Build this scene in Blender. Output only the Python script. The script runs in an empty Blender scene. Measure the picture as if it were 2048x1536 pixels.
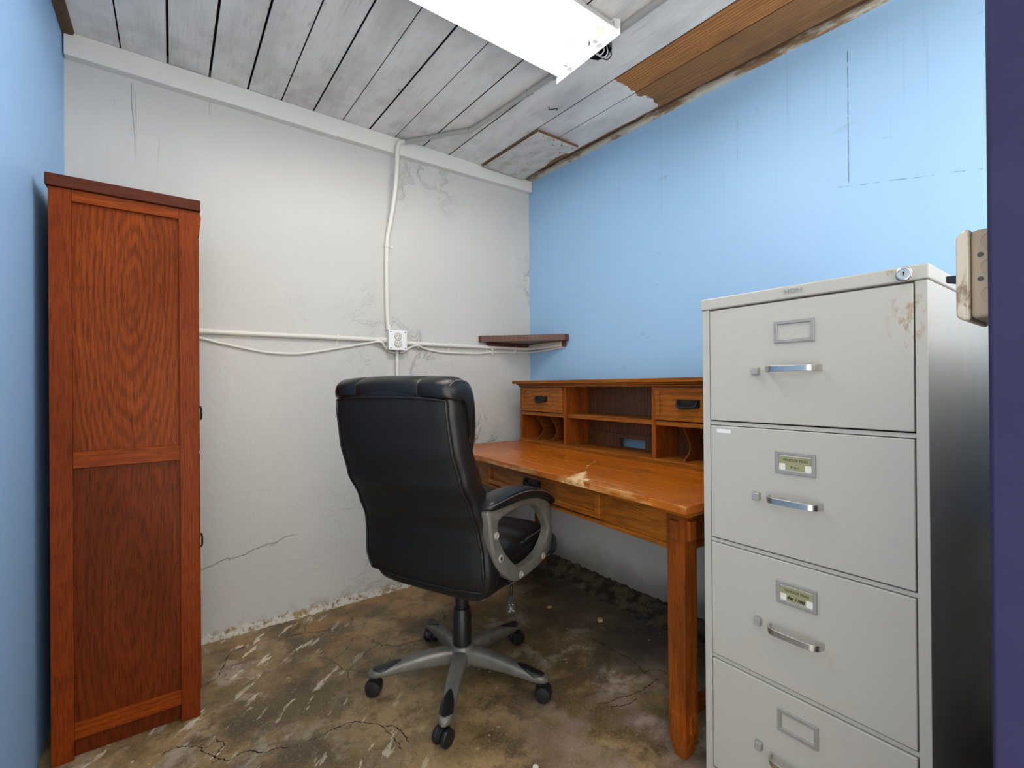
import bpy, bmesh, math, random
from mathutils import Vector, Matrix
random.seed(7)
C = bpy.context.scene.collection
PI = math.pi
R = math.radians

# ------------------------------------------------------------------ camera, world, exposure
def make_camera():
    yaw, pitch, roll = R(36.307), R(0.1243), R(0.4531)
    f = Vector((math.sin(yaw), math.cos(yaw), 0)); r = Vector((math.cos(yaw), -math.sin(yaw), 0)); d = Vector((0, 0, -1))
    f2 = f*math.cos(pitch) - d*math.sin(pitch); d2 = d*math.cos(pitch) + f*math.sin(pitch)
    r3 = r*math.cos(roll) + d2*math.sin(roll); d3 = d2*math.cos(roll) - r*math.sin(roll)
    cd = bpy.data.cameras.new('camera'); cd.sensor_width = 36; cd.lens = 927.6/2048*36; cd.clip_start = 0.02
    co = bpy.data.objects.new('camera', cd); C.objects.link(co)
    m = Matrix((r3, -d3, -f2)).transposed().to_4x4(); m.translation = Vector((0, 0, 1.10))
    co.matrix_world = m
    bpy.context.scene.camera = co
make_camera()
sc = bpy.context.scene
sc.view_settings.view_transform = 'Standard'; sc.view_settings.look = 'None'
sc.view_settings.gamma = 1; sc.view_settings.use_curve_mapping = False
sc.view_settings.exposure = 1.28
TUBE_POWER = 13.5
w = bpy.data.worlds.new('world'); sc.world = w; w.use_nodes = True
w.node_tree.nodes['Background'].inputs[0].default_value = (1.0, 0.96, 0.89, 1)
w.node_tree.nodes['Background'].inputs[1].default_value = 1.30

# ------------------------------------------------------------------ helpers: scene graph
def obj(name, bm, m, parent=None, bev=0, smooth=False, seg=2, sub=0):
    bmesh.ops.recalc_face_normals(bm, faces=bm.faces)
    me = bpy.data.meshes.new(name); bm.to_mesh(me); bm.free()
    o = bpy.data.objects.new(name, me); C.objects.link(o)
    for k in (m if isinstance(m, (list, tuple)) else [m]): me.materials.append(k)
    if smooth or bev:
        for p in me.polygons: p.use_smooth = True
    if bev:
        b = o.modifiers.new('bevel', 'BEVEL'); b.width = bev; b.segments = seg; b.limit_method = 'ANGLE'; b.angle_limit = R(35)
        b.harden_normals = True
    if sub:
        s = o.modifiers.new('sub', 'SUBSURF'); s.levels = sub; s.render_levels = sub
    if smooth and not bev and not sub:
        try:
            me.set_sharp_from_angle(angle=R(40))
        except Exception: pass
    if parent: o.parent = parent
    return o
def tag(o, label, cat, group=None):
    o['label'] = label; o['category'] = cat
    if group: o['group'] = group
    return o
def thing(name, label, cat, loc=(0, 0, 0), rotz=0, group=None):
    o = bpy.data.objects.new(name, None); C.objects.link(o); o.empty_display_size = .05
    o.location = loc; o.rotation_euler = (0, 0, rotz)
    return tag(o, label, cat, group)
def struct(name, bm, m, **k):
    o = obj(name, bm, m, **k); o['kind'] = 'structure'; return o
def copy_tree(o, parent=None):
    c = o.copy(); C.objects.link(c)
    if parent: c.parent = parent
    for ch in list(o.children): copy_tree(ch, c)
    return c

# ------------------------------------------------------------------ helpers: shapes
def NB(): return bmesh.new()
def box(bm, a, b, mi=0):
    x0, y0, z0 = a; x1, y1, z1 = b
    v = [bm.verts.new(p) for p in ((x0,y0,z0),(x1,y0,z0),(x1,y1,z0),(x0,y1,z0),(x0,y0,z1),(x1,y0,z1),(x1,y1,z1),(x0,y1,z1))]
    for q in ((3,2,1,0),(4,5,6,7),(0,1,5,4),(1,2,6,5),(2,3,7,6),(3,0,4,7)):
        f = bm.faces.new([v[i] for i in q]); f.material_index = mi
    return bm
def bx(a, b): return box(NB(), a, b)
def loft(bm, rings, cap=True, closed=True, mi=0):
    vs = [[bm.verts.new(p) for p in r] for r in rings]
    n = len(vs[0])
    for i in range(len(vs)-1):
        for j in range(n if closed else n-1):
            k = (j+1) % n
            f = bm.faces.new((vs[i][j], vs[i][k], vs[i+1][k], vs[i+1][j])); f.material_index = mi
    if cap and closed:
        bm.faces.new(vs[0][::-1]).material_index = mi; bm.faces.new(vs[-1]).material_index = mi
    return bm
def catmull(pts, n=8, closed=False):
    P = [Vector(p) for p in pts]; out = []
    L = len(P)
    rng = range(L) if closed else range(L-1)
    for i in rng:
        p1, p2 = P[i], P[(i+1) % L]
        p0 = P[(i-1) % L] if (closed or i > 0) else p1*2-p2
        p3 = P[(i+2) % L] if (closed or i+2 < L) else p2*2-p1
        for k in range(n):
            t = k/n
            out.append(.5*((2*p1)+(p2-p0)*t+(2*p0-5*p1+4*p2-p3)*t*t+(3*p1-p0-3*p2+p3)*t**3))
    if not closed: out.append(P[-1])
    return out
def tube(bm, pts, r, seg=12, closed=False, flat=1.0, up=None):
    P = [Vector(p) for p in pts]; n = len(P)
    rings = []
    ref = None
    for i in range(n):
        if closed: t = (P[(i+1) % n]-P[i-1]).normalized()
        else: t = (P[min(i+1, n-1)]-P[max(i-1, 0)]).normalized()
        if ref is None:
            ref = Vector(up) if up else (Vector((0, 0, 1)) if abs(t.z) < .9 else Vector((1, 0, 0)))
        a = ref-t*ref.dot(t); a.normalize(); b = t.cross(a); 
        if not up: ref = a
        rr = r[i] if isinstance(r, (list, tuple)) else r
        rings.append([P[i]+(a*math.cos(2*PI*k/seg)*flat+b*math.sin(2*PI*k/seg))*rr for k in range(seg)])
    if closed:
        rings.append(rings[0])
        loft(bm, rings, cap=False); bmesh.ops.remove_doubles(bm, verts=bm.verts, dist=1e-6)
    else: loft(bm, rings)
    return bm
def cyl(bm, a, b, r, r2=None, seg=20):
    return tube(bm, [a, b], [r, r if r2 is None else r2], seg)
def lathe(bm, prof, c=(0, 0, 0), axis='z', seg=24):
    rings = []
    for r, h in prof:
        ring = []
        for k in range(seg):
            a = 2*PI*k/seg; u, v = r*math.cos(a), r*math.sin(a)
            p = {'z': (u, v, h), 'y': (u, h, v), 'x': (h, u, v)}[axis]
            ring.append((p[0]+c[0], p[1]+c[1], p[2]+c[2]))
        rings.append(ring)
    return loft(bm, rings)
def prism(bm, pts, axis, a, b, mi=0):
    """pts: 2D outline; axis 'x': pts=(y,z); 'y': pts=(x,z); 'z': pts=(x,y)"""
    def P(p, h): return {'x': (h, p[0], p[1]), 'y': (p[0], h, p[1]), 'z': (p[0], p[1], h)}[axis]
    return loft(bm, [[P(p, a) for p in pts], [P(p, b) for p in pts]], mi=mi)
def frame(bm, axis, o, i, a, b):
    """rectangular frame between outer (u0,v0,u1,v1) and inner rects, extruded a..b along axis"""
    def P(p, h): return {'x': (h, p[0], p[1]), 'y': (p[0], h, p[1]), 'z': (p[0], p[1], h)}[axis]
    def rect(q): return [(q[0], q[1]), (q[2], q[1]), (q[2], q[3]), (q[0], q[3])]
    O, I = rect(o), rect(i)
    v = {}
    for nm, L in (('o', O), ('i', I)):
        for k in range(4):
            for h in (0, 1): v[nm, k, h] = bm.verts.new(P(L[k], (a, b)[h]))
    for k in range(4):
        j = (k+1) % 4
        bm.faces.new((v['o',k,0], v['o',j,0], v['o',j,1], v['o',k,1])); bm.faces.new((v['i',k,0], v['i',k,1], v['i',j,1], v['i',j,0]))
        bm.faces.new((v['o',k,1], v['o',j,1], v['i',j,1], v['i',k,1])); bm.faces.new((v['o',k,0], v['i',k,0], v['i',j,0], v['o',j,0]))
    return bm
def text_bm(txt, size, M, depth=.0004, bold=False, sx=1.0):
    """lettering as mesh; M maps the text plane (x right, y up, z out) to the place"""
    cu = bpy.data.curves.new('t', 'FONT'); cu.body = txt; cu.size = size; cu.extrude = depth; cu.align_x = 'CENTER'; cu.align_y = 'CENTER'
    if bold: cu.offset = size*.025
    to = bpy.data.objects.new('t', cu); C.objects.link(to)
    bpy.context.view_layer.update()
    me = bpy.data.meshes.new_from_object(to.evaluated_get(bpy.context.evaluated_depsgraph_get()))
    bm = NB(); bm.from_mesh(me)
    bmesh.ops.transform(bm, matrix=M @ Matrix.Diagonal((sx, 1, 1, 1)), verts=bm.verts)
    bpy.data.objects.remove(to); bpy.data.curves.remove(cu); bpy.data.meshes.remove(me)
    return bm

# ------------------------------------------------------------------ helpers: materials
def S(r, g, b):
    f = lambda c: (c/255/12.92) if c/255 <= .04045 else ((c/255+.055)/1.055)**2.4
    return (f(r), f(g), f(b), 1)
class NT:
    def __init__(s, name):
        s.m = bpy.data.materials.new(name); s.m.use_nodes = True; s.t = s.m.node_tree
        s.b = s.t.nodes['Principled BSDF']; s.o = None
    def n(s, typ, **k):
        nd = s.t.nodes.new('ShaderNode'+typ)
        for a, v in k.items(): setattr(nd, a, v)
        return nd
    def put(s, sock, v):
        if hasattr(v, 'is_linked') or hasattr(v, 'links'): s.t.links.new(v, sock)
        else: sock.default_value = v
    def co(s):
        if not s.o: s.o = s.n('TexCoord').outputs['Object']
        return s.o
    def map(s, scale=(1, 1, 1), loc=(0, 0, 0), rot=(0, 0, 0), v=None):
        m = s.n('Mapping'); s.put(m.inputs[0], v if v is not None else s.co()); m.inputs[1].default_value = loc; m.inputs[2].default_value = rot; m.inputs[3].default_value = scale
        return m.outputs[0]
    def noise(s, scale, v=None, detail=4, rough=.55, dist=0, col=False):
        m = s.n('TexNoise'); s.put(m.inputs['Vector'], v if v is not None else s.co()); m.inputs['Scale'].default_value = scale
        m.inputs['Detail'].default_value = detail; m.inputs['Roughness'].default_value = rough; m.inputs['Distortion'].default_value = dist
        return m.outputs['Color' if col else 'Fac']
    def vor(s, scale, v=None, feat='F1', out='Distance', rand=1):
        m = s.n('TexVoronoi', feature=feat); s.put(m.inputs['Vector'], v if v is not None else s.co()); m.inputs['Scale'].default_value = scale
        m.inputs['Randomness'].default_value = rand
        return m.outputs[out]
    def math(s, op, a, b=0., c=0., clamp=False):
        m = s.n('Math', operation=op); m.use_clamp = clamp
        s.put(m.inputs[0], a); s.put(m.inputs[1], b); s.put(m.inputs[2], c)
        return m.outputs[0]
    def ramp(s, v, lo, hi, a=0., b=1., smooth=True):
        m = s.n('MapRange'); m.interpolation_type = 'SMOOTHSTEP' if smooth else 'LINEAR'; s.put(m.inputs[0], v)
        m.inputs[1].default_value = lo; m.inputs[2].default_value = hi; m.inputs[3].default_value = a; m.inputs[4].default_value = b
        return m.outputs[0]
    def mix(s, f, a, b, mode='MIX'):
        m = s.n('Mix', data_type='RGBA', blend_type=mode); s.put(m.inputs[0], f); s.put(m.inputs[6], a); s.put(m.inputs[7], b)
        return m.outputs[2]
    def vadd(s, a, b, sc=1.):
        m1 = s.n('VectorMath', operation='SCALE'); s.put(m1.inputs[0], b); m1.inputs[3].default_value = sc
        m2 = s.n('VectorMath', operation='ADD'); s.put(m2.inputs[0], a); s.put(m2.inputs[1], m1.outputs[0]); return m2.outputs[0]
    def warp(s, scale, amt, v=None):
        v = v if v is not None else s.co()
        nz = s.noise(scale, v, 3, col=True)
        m = s.n('VectorMath', operation='SUBTRACT'); s.put(m.inputs[0], nz); m.inputs[1].default_value = (.5, .5, .5)
        return s.vadd(v, m.outputs[0], amt)
    def xyz(s, v=None):
        m = s.n('SeparateXYZ'); s.put(m.inputs[0], v if v is not None else s.co()); return m.outputs
    def comb(s, x, y, z):
        m = s.n('CombineXYZ'); s.put(m.inputs[0], x); s.put(m.inputs[1], y); s.put(m.inputs[2], z); return m.outputs[0]
    def bump(s, h, strength=.3, dist=.01, nrm=None):
        m = s.n('Bump'); s.put(m.inputs['Height'], h); m.inputs['Strength'].default_value = strength; m.inputs['Distance'].default_value = dist
        if nrm: s.put(m.inputs['Normal'], nrm)
        return m.outputs[0]
    def fin(s, col=None, rough=None, metal=None, nrm=None, **k):
        if col is not None: s.put(s.b.inputs['Base Color'], col)
        if rough is not None: s.put(s.b.inputs['Roughness'], rough)
        if metal is not None: s.put(s.b.inputs['Metallic'], metal)
        if nrm is not None: s.put(s.b.inputs['Normal'], nrm)
        for a, v in k.items(): s.put(s.b.inputs[a.replace('_', ' ')], v)
        return s.m
def both(n, a, b):                       # product of masks
    return n.math('MULTIPLY', a, b)
def band(n, v, c, wdt, soft):            # 1 inside c +- wdt
    return n.ramp(n.math('ABSOLUTE', n.math('SUBTRACT', v, c)), wdt, wdt+soft, 1, 0)

def m_plain(name, col, rough=.5, metal=0., var=.06, scale=18, bump=.0, **k):
    n = NT(name); f = n.noise(scale)
    lo = tuple(c*(1-var) for c in col[:3])+(1,); hi = tuple(min(1, c*(1+var)) for c in col[:3])+(1,)
    c = n.mix(f, lo, hi)
    nr = n.bump(n.noise(scale*12), bump, .002) if bump else None
    return n.fin(c, n.ramp(n.noise(scale*2), .3, .7, max(0, rough-.06), min(1, rough+.06)), metal, nr, **k)

def m_wood(name, dark, mid, light, axis='z', c=(0, 0), g0=0, ell=.12, freq=60, amt=.55, rough=.35, fine=1.0, flat='y', worn=None, coat=.15, spec=.5):
    """grain runs along axis; 'flat' is the thin direction; c = centre of the ring figure across the grain"""
    n = NT(name); x = n.xyz(n.warp(1.7, .05)); ix = 'xyz'.index
    g = x[ix(axis)]; a = [k for k in 'xyz' if k not in (axis, flat)][0]
    u = x[ix(a)]; t = x[ix(flat)]
    v = n.comb(n.math('SUBTRACT', u, c[0]), n.math('MULTIPLY', n.math('SUBTRACT', g, g0), ell), n.math('MULTIPLY', t, .25))
    v = n.warp(18, .010, n.warp(4, .05, v))
    r = n.n('VectorMath', operation='LENGTH'); n.put(r.inputs[0], v)
    ring = n.math('FRACT', n.math('MULTIPLY', r.outputs['Value'], freq))
    ring = n.ramp(n.math('ABSOLUTE', n.math('SUBTRACT', ring, .5)), .05, .5)
    st = n.comb(u, n.math('MULTIPLY', g, .035), t)
    fibre = n.noise(170*fine, st, 5, .65); pores = n.noise(420*fine, st, 2, .5)
    blotch = n.noise(4.5, n.comb(u, n.math('MULTIPLY', g, .35), t), 3)
    col = n.mix(n.ramp(ring, 0, 1, 0, 1), mid, dark); col = n.mix(1-amt, col, mid) if False else n.mix(amt, mid, col)
    col = n.mix(n.ramp(fibre, .42, .72, 0, .55), col, light)
    col = n.mix(n.ramp(pores, .50, .66, 0, .6), col, dark)
    col = n.mix(n.ramp(blotch, .35, .75, 0, .5), col, dark)
    ro = n.ramp(blotch, .3, .7, rough-.07, rough+.1)
    h = n.math('ADD', fibre, n.math('MULTIPLY', ring, -.5))
    if worn: col, ro = worn(n, col, ro)
    return n.fin(col, ro, 0., n.bump(h, .12, .002), Coat_Weight=coat, Specular_IOR_Level=spec, Coat_Roughness=.25)

# ------------------------------------------------------------------ materials of the room
def mat_white_wall():
    n = NT('white_plaster'); x = n.xyz()
    wv = n.warp(3, .25)
    r = n.noise(3.2, wv, 7, .62)
    ridge = n.ramp(n.math('ABSOLUTE', n.math('SUBTRACT', r, .5)), .0, .035, 1, 0)
    r2 = n.noise(9, n.warp(6, .12), 6, .7)
    patch = n.ramp(n.noise(1.3, n.map(loc=(.35, 0, .2)), 3), .46, .6)
    right = n.ramp(x[0], .55, 1.35)
    m = n.math('MULTIPLY', patch, n.math('ADD', n.math('MULTIPLY', right, .85), .15))
    drip = n.noise(38, n.comb(x[0], 0., n.math('MULTIPLY', x[2], .055)), 2)
    drip = n.math('MULTIPLY', n.ramp(drip, .62, .68), both(n, n.ramp(x[2], 1.95, 2.3), n.ramp(x[0], .35, -.05)))
    # crack line low on the wall beside the bookcase
    cz = n.math('ADD', n.math('MULTIPLY', x[0], .22), n.math('ADD', .292, n.math('MULTIPLY', n.math('SUBTRACT', n.noise(14), .5), .06)))
    crack = both(n, band(n, x[2], cz, .003, .006), both(n, n.ramp(x[0], .5, .44), n.ramp(n.noise(40), .3, .5)))
    h = n.math('ADD', n.math('MULTIPLY', n.math('MULTIPLY', ridge, m), .55), n.math('MULTIPLY', n.math('MULTIPLY', r2, m), 1.1))
    h = n.math('ADD', h, n.math('ADD', n.math('MULTIPLY', drip, .6), n.math('MULTIPLY', n.noise(26, detail=5), .22)))
    h = n.math('ADD', h, n.math('MULTIPLY', crack, -.35))
    h = n.math('ADD', h, n.math('MULTIPLY', n.noise(5, detail=2), .5))
    col = n.mix(n.noise(1.6, detail=5), S(192, 192, 188), S(202, 202, 199))
    col = n.mix(n.math('MULTIPLY', ridge, n.math('MULTIPLY', m, .12)), col, S(150, 148, 140))
    speck = n.ramp(n.vor(9, n.warp(3, .3)), .018, .03, 1, 0)
    col = n.mix(n.math('MULTIPLY', both(n, speck, n.ramp(n.noise(5), .52, .55)), .8), col, S(90, 86, 78))
    low = n.ramp(n.math('ADD', x[2], n.math('MULTIPLY', n.noise(11), .12)), .16, .05)
    col = n.mix(n.math('MULTIPLY', both(n, low, n.ramp(n.noise(16, detail=6), .48, .6)), .75), col, S(150, 128, 98))
    col = n.mix(n.math('MULTIPLY', crack, .22), col, S(160, 155, 145))
    return n.fin(col, .62, 0., n.bump(h, .8, .013))
def mat_blue_wall(name, a, b, streaks):
    n = NT(name); x = n.xyz()
    col = n.mix(n.noise(1.1, detail=4), a, b)
    h = n.math('MULTIPLY', n.noise(60, detail=3), .2)
    if streaks:
        sv = n.comb(0., n.math('MULTIPLY', x[1], 1.), n.math('MULTIPLY', x[2], .02))
        st = n.noise(55, sv, 3)
        col = n.mix(n.math('MULTIPLY', both(n, n.ramp(st, .6, .72), n.ramp(x[2], 1.5, 2.2)), .13), col, S(96, 120, 140))
        l1 = both(n, band(n, x[1], .606, .0009, .0012), both(n, band(n, x[2], 2.03, .22, .02), n.ramp(n.noise(22), .3, .5)))
        wig = n.math('ADD', 1.0, n.math('MULTIPLY', n.math('SUBTRACT', n.noise(9), .5), .02))
        l2 = both(n, band(n, x[1], wig, .0007, .0012), both(n, band(n, x[2], 2.15, .13, .05), n.ramp(n.noise(18), .4, .6)))
        wig2 = n.math('ADD', 1.66, n.math('MULTIPLY', x[1], .19))
        l3 = both(n, band(n, x[2], n.math('ADD', wig2, n.math('MULTIPLY', n.noise(8), .02)), .0008, .0015), both(n, n.ramp(x[1], .75, .6), n.ramp(n.noise(30), .45, .6)))
        scuff = both(n, n.ramp(n.noise(7, n.map((1, 1, 3.5)), 6), .68, .74), n.ramp(n.noise(1.7), .52, .6))
        col = n.mix(n.math('MULTIPLY', scuff, .28), col, S(110, 128, 138))
        for l, s in ((l1, .75), (l2, .5), (l3, .6)): col = n.mix(n.math('MULTIPLY', l, s), col, S(70, 84, 92))
        speck = n.ramp(n.vor(7, n.warp(3, .3)), .012, .02, 1, 0)
        col = n.mix(n.math('MULTIPLY', both(n, speck, n.ramp(n.noise(4), .5, .53)), .8), col, S(50, 60, 70))
        dirt = n.ramp(n.math('ADD', x[2], n.math('MULTIPLY', n.noise(3, detail=5), .25)), .36, .18)
        col = n.mix(n.ramp(x[2], .70, .66), col, S(214, 216, 214))
        col = n.mix(n.math('MULTIPLY', dirt, .7), col, S(92, 86, 74))
        h = n.math('ADD', h, n.math('ADD', n.math('MULTIPLY', n.noise(3, detail=3), .8), n.math('MULTIPLY', l1, -.4)))
    return n.fin(col, .5, 0., n.bump(h, .25, .006))
def mat_ceiling():
    n = NT('painted_boards'); x = n.xyz()
    gv = n.comb(x[0], n.math('MULTIPLY', x[1], .05), 0.)
    grain = n.noise(120, gv, 5, .6)
    big = n.noise(2.6, n.comb(n.math('MULTIPLY', x[0], 2.2), n.math('MULTIPLY', x[1], .8), 0.), 6, .65)
    white = n.mix(n.ramp(big, .38, .7), S(230, 229, 225), S(200, 199, 195))
    white = n.mix(n.ramp(grain, .52, .75, 0, .4), white, S(160, 158, 154))
    smear = both(n, n.ramp(n.noise(6, n.comb(n.math('MULTIPLY', x[0], 1.3), n.math('MULTIPLY', x[1], .45), 0.), 6, .7), .6, .72), n.ramp(n.noise(1.9), .45, .6))
    white = n.mix(n.math('MULTIPLY', smear, .62), white, S(120, 120, 120))
    kv = n.warp(7, .03, n.comb(x[0], n.math('MULTIPLY', x[1], .62), 0.))
    kd = n.vor(3.1, kv); kn = n.ramp(n.math('ABSOLUTE', n.math('SUBTRACT', kd, .055)), .003, .012, 1, 0)
    kn = n.math('MAXIMUM', kn, n.ramp(kd, .045, .02, 1, .0) if False else n.ramp(kd, .0, .05, .55, 0))
    kmask = n.ramp(n.vor(3.1, kv, out='Color'), .62, .63)
    white = n.mix(n.math('MULTIPLY', both(n, kn, kmask), .5), white, S(120, 112, 104))
    dots = both(n, n.ramp(n.vor(11, n.comb(x[0], n.math('MULTIPLY', x[1], .8), 0.)), .028, .04, 1, 0), n.ramp(n.noise(3.5), .53, .56))
    white = n.mix(n.math('MULTIPLY', dots, .8), white, S(60, 55, 50))
    edge = both(n, n.ramp(x[1], 1.9, 2.35), n.ramp(n.noise(9, detail=5), .5, .62))
    white = n.mix(n.math('MULTIPLY', edge, .22), white, S(140, 128, 112))
    # bare timber
    v = n.warp(5, .07, n.comb(n.math('SUBTRACT', x[0], 1.77), n.math('MULTIPLY', n.math('SUBTRACT', x[1], .9), .07), 0.))
    ln = n.n('VectorMath', operation='LENGTH'); n.put(ln.inputs[0], v)
    ring = n.ramp(n.math('ABSOLUTE', n.math('SUBTRACT', n.math('FRACT', n.math('MULTIPLY', ln.outputs['Value'], 75)), .5)), .05, .5)
    bare = n.mix(ring, S(184, 126, 64), S(146, 92, 42))
    bare = n.mix(n.ramp(grain, .45, .7, 0, .6), bare, S(116, 72, 32))
    bare = n.mix(n.ramp(n.noise(8, n.comb(x[0], n.math('MULTIPLY', x[1], .4), 0.), 5), .5, .72, 0, .75), bare, S(84, 52, 25))
    bare = n.mix(both(n, n.ramp(x[0], 1.665, 1.67), .55), bare, S(112, 88, 58))
    jag = n.math('ADD', x[1], n.math('MULTIPLY', n.math('SUBTRACT', n.noise(14, detail=4), .5), .11))
    isb = n.ramp(jag, 1.322, 1.328, 1, 0)
    jx = n.math('ADD', x[0], n.math('MULTIPLY', n.math('SUBTRACT', n.noise(10, detail=4), .5), .03))
    isb = both(n, isb, n.ramp(jx, 1.517, 1.521))
    corner = both(n, n.ramp(n.math('ADD', jx, n.math('MULTIPLY', n.math('SUBTRACT', n.noise(9), .5), .06)), 1.80, 1.806), n.ramp(jag, 1.93, 1.94))
    isb = n.math('MAXIMUM', isb, corner)
    isb = n.math('MAXIMUM', isb, n.ramp(jx, 1.832, 1.837))
    col = n.mix(isb, white, bare)
    rim = band(n, jag, 1.328, .004, .004)
    h = n.math('ADD', n.math('MULTIPLY', grain, .5), n.math('MULTIPLY', isb, -.6))
    return n.fin(col, n.ramp(isb, 0, 1, .5, .75), 0., n.bump(h, .25, .003))
def mat_floor():
    n = NT('stained_concrete'); x = n.xyz()
    wv = n.warp(1.6, .35)
    a = n.noise(2.1, wv, 8, .62); b = n.noise(5.5, n.warp(4, .15), 8, .68); c = n.noise(23, detail=6, rough=.7); d = n.noise(120, detail=3)
    col = n.mix(n.ramp(a, .40, .60), S(104, 86, 54), S(164, 138, 98))
    col = n.mix(n.ramp(b, .50, .60, 0, .8), col, n.mix(n.ramp(n.math('ABSOLUTE', n.math('SUBTRACT', x[0], .75)), .15, .6), S(128, 110, 80), S(176, 162, 146)))
    col = n.mix(n.ramp(n.noise(3.3, n.warp(3, .2, n.map(loc=(3, 1, 0))), 7, .65), .48, .60, 0, .85), col, S(84, 68, 46))
    col = n.mix(n.ramp(c, .50, .66, 0, .6), col, S(84, 70, 50))
    col = n.mix(n.ramp(d, .52, .72, 0, .2), col, S(216, 198, 168))
    # orange rust tone beside the back wall and white worn paint on the left
    org = both(n, n.ramp(x[1], 1.75, 2.3), n.ramp(n.noise(4.5, detail=6), .47, .6))
    col = n.mix(n.math('MULTIPLY', org, .5), col, S(180, 130, 78))
    pur = both(n, n.ramp(x[0], .75, 1.1), both(n, n.ramp(x[1], 1.4, 1.1), n.ramp(n.noise(3.8, detail=6), .45, .6)))
    col = n.mix(n.math('MULTIPLY', pur, .45), col, S(168, 144, 138))
    dk = both(n, n.ramp(n.math('ADD', x[0], n.math('MULTIPLY', n.noise(2.5, detail=5), .7)), 1.68, 2.02), .86)  # grime by the blue wall, darkened further to stand in for under-desk shade
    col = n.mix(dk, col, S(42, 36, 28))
    sv = n.map((.26, 1, 1), v=n.map(rot=(0, 0, R(-46)), v=n.warp(9, .03)))
    sp = n.ramp(n.noise(22, sv, 6, .66),   .585, .615)
    spm = both(n, n.ramp(x[0], .85, .25), n.ramp(n.noise(2.4, detail=4), .38, .52))
    col = n.mix(n.math('MULTIPLY', both(n, sp, spm), .8), col, S(236, 224, 202))
    chips = both(n, n.ramp(n.vor(26, n.warp(14, .03)), .10, .13, 1, 0), n.ramp(n.noise(2.2, n.map(loc=(5, 2, 0))), .53, .62))
    col = n.mix(n.math('MULTIPLY', chips, .6), col, S(228, 214, 190))
    ev = n.warp(5, .11)
    cr = n.ramp(n.vor(1.9, ev, 'DISTANCE_TO_EDGE'), .002, .009, 1, 0)
    crm = both(n, cr, n.ramp(n.noise(1.8, n.map(loc=(1.2, 4, 0)), 3), .56, .64))
    cr2 = both(n, n.ramp(n.vor(5.5, n.warp(8, .09), 'DISTANCE_TO_EDGE'), .004, .016, 1, 0), n.ramp(n.noise(1.5, n.map(loc=(7, 7, 0)), 3), .55, .66))
    crk = n.math('MAXIMUM', crm, n.math('MULTIPLY', cr2, .8))
    col = n.mix(n.math('MULTIPLY', crk, .85), col, S(44, 38, 32))
    h = n.math('ADD', n.math('MULTIPLY', crk, -1.), n.math('ADD', n.math('MULTIPLY', c, .35), n.math('MULTIPLY', b, .6)))
    return n.fin(col, n.ramp(b, .3, .7, .3, .55), 0., n.bump(h, .4, .008))
def mat_dirt():
    n = NT('crumbled_dirt'); f = n.noise(14, detail=8, rough=.7)
    col = n.mix(n.ramp(f, .4, .62), S(38, 34, 27), S(98, 88, 68))
    return n.fin(col, .9, 0., n.bump(n.noise(45, detail=6), .8, .012))
def mat_mortar():
    n = NT('flaking_mortar'); f = n.noise(26, detail=7, rough=.7); x = n.xyz()
    col = n.mix(n.ramp(f, .48, .60), S(206, 202, 192), S(160, 136, 102))
    col = n.mix(n.ramp(n.noise(60, detail=4), .56, .66, 0, .8), col, S(112, 98, 78))
    return n.fin(col, .85, 0., n.bump(f, .8, .012))
def mat_peel():
    n = NT('peeling_brown_paint'); f = n.noise(13, n.map((1, .5, 1)), 7, .7)
    col = n.mix(n.ramp(f, .56, .6), S(92, 66, 40), S(212, 206, 196))
    col = n.mix(n.ramp(n.noise(40, detail=4), .55, .7), col, S(60, 42, 26))
    return n.fin(col, .75, 0., n.bump(f, .6, .004))
def mat_navy():
    n = NT('navy_paint'); x = n.xyz()
    f = n.noise(9, n.map((1, 1, 2.2)), 6)
    col = n.mix(f, S(34, 33, 62), S(44, 43, 74))
    sc_ = n.ramp(n.noise(30, n.map((1, 1, .45)), 5, .7), .66, .74)
    col = n.mix(n.math('MULTIPLY', both(n, sc_, n.ramp(n.noise(3.5), .48, .6)), .5), col, S(120, 116, 160))
    return n.fin(col, .6, 0., n.bump(n.noise(24, n.map((1, 1, 2)), 5), .25, .004), Specular_IOR_Level=.12)

M_WALL = mat_white_wall()
M_BLUE = mat_blue_wall('sky_blue_paint', S(152, 196, 236), S(160, 201, 240), True)
M_BLUE2 = mat_blue_wall('pale_blue_paint', S(148, 194, 244), S(156, 200, 247), False)
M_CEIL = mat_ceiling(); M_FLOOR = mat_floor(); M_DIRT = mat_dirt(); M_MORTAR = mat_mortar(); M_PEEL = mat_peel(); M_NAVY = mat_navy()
M_DARKWOOD = m_plain('rough_dark_timber', S(84, 56, 32), .85, 0, .3, 9)
M_BEAM = m_plain('white_painted_timber', S(222, 221, 215), .5, 0, .03, 7, .25)
M_COND = m_plain('painted_conduit', S(222, 220, 212), .4, 0, .03)
M_GALV = m_plain('galvanised_steel', S(176, 176, 172), .42, .35, .12, 30)
M_CHROME = m_plain('brushed_chrome', S(206, 204, 200), .30, 1., .03, 3)
M_BLACKPL = m_plain('black_plastic', S(26, 26, 28), .38, 0, .15)
M_BLACKMET = m_plain('black_iron', S(40, 38, 38), .42, .5, .15)
M_WHITE = m_plain('white_enamel', S(236, 237, 238), .35, 0, .02)

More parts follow.
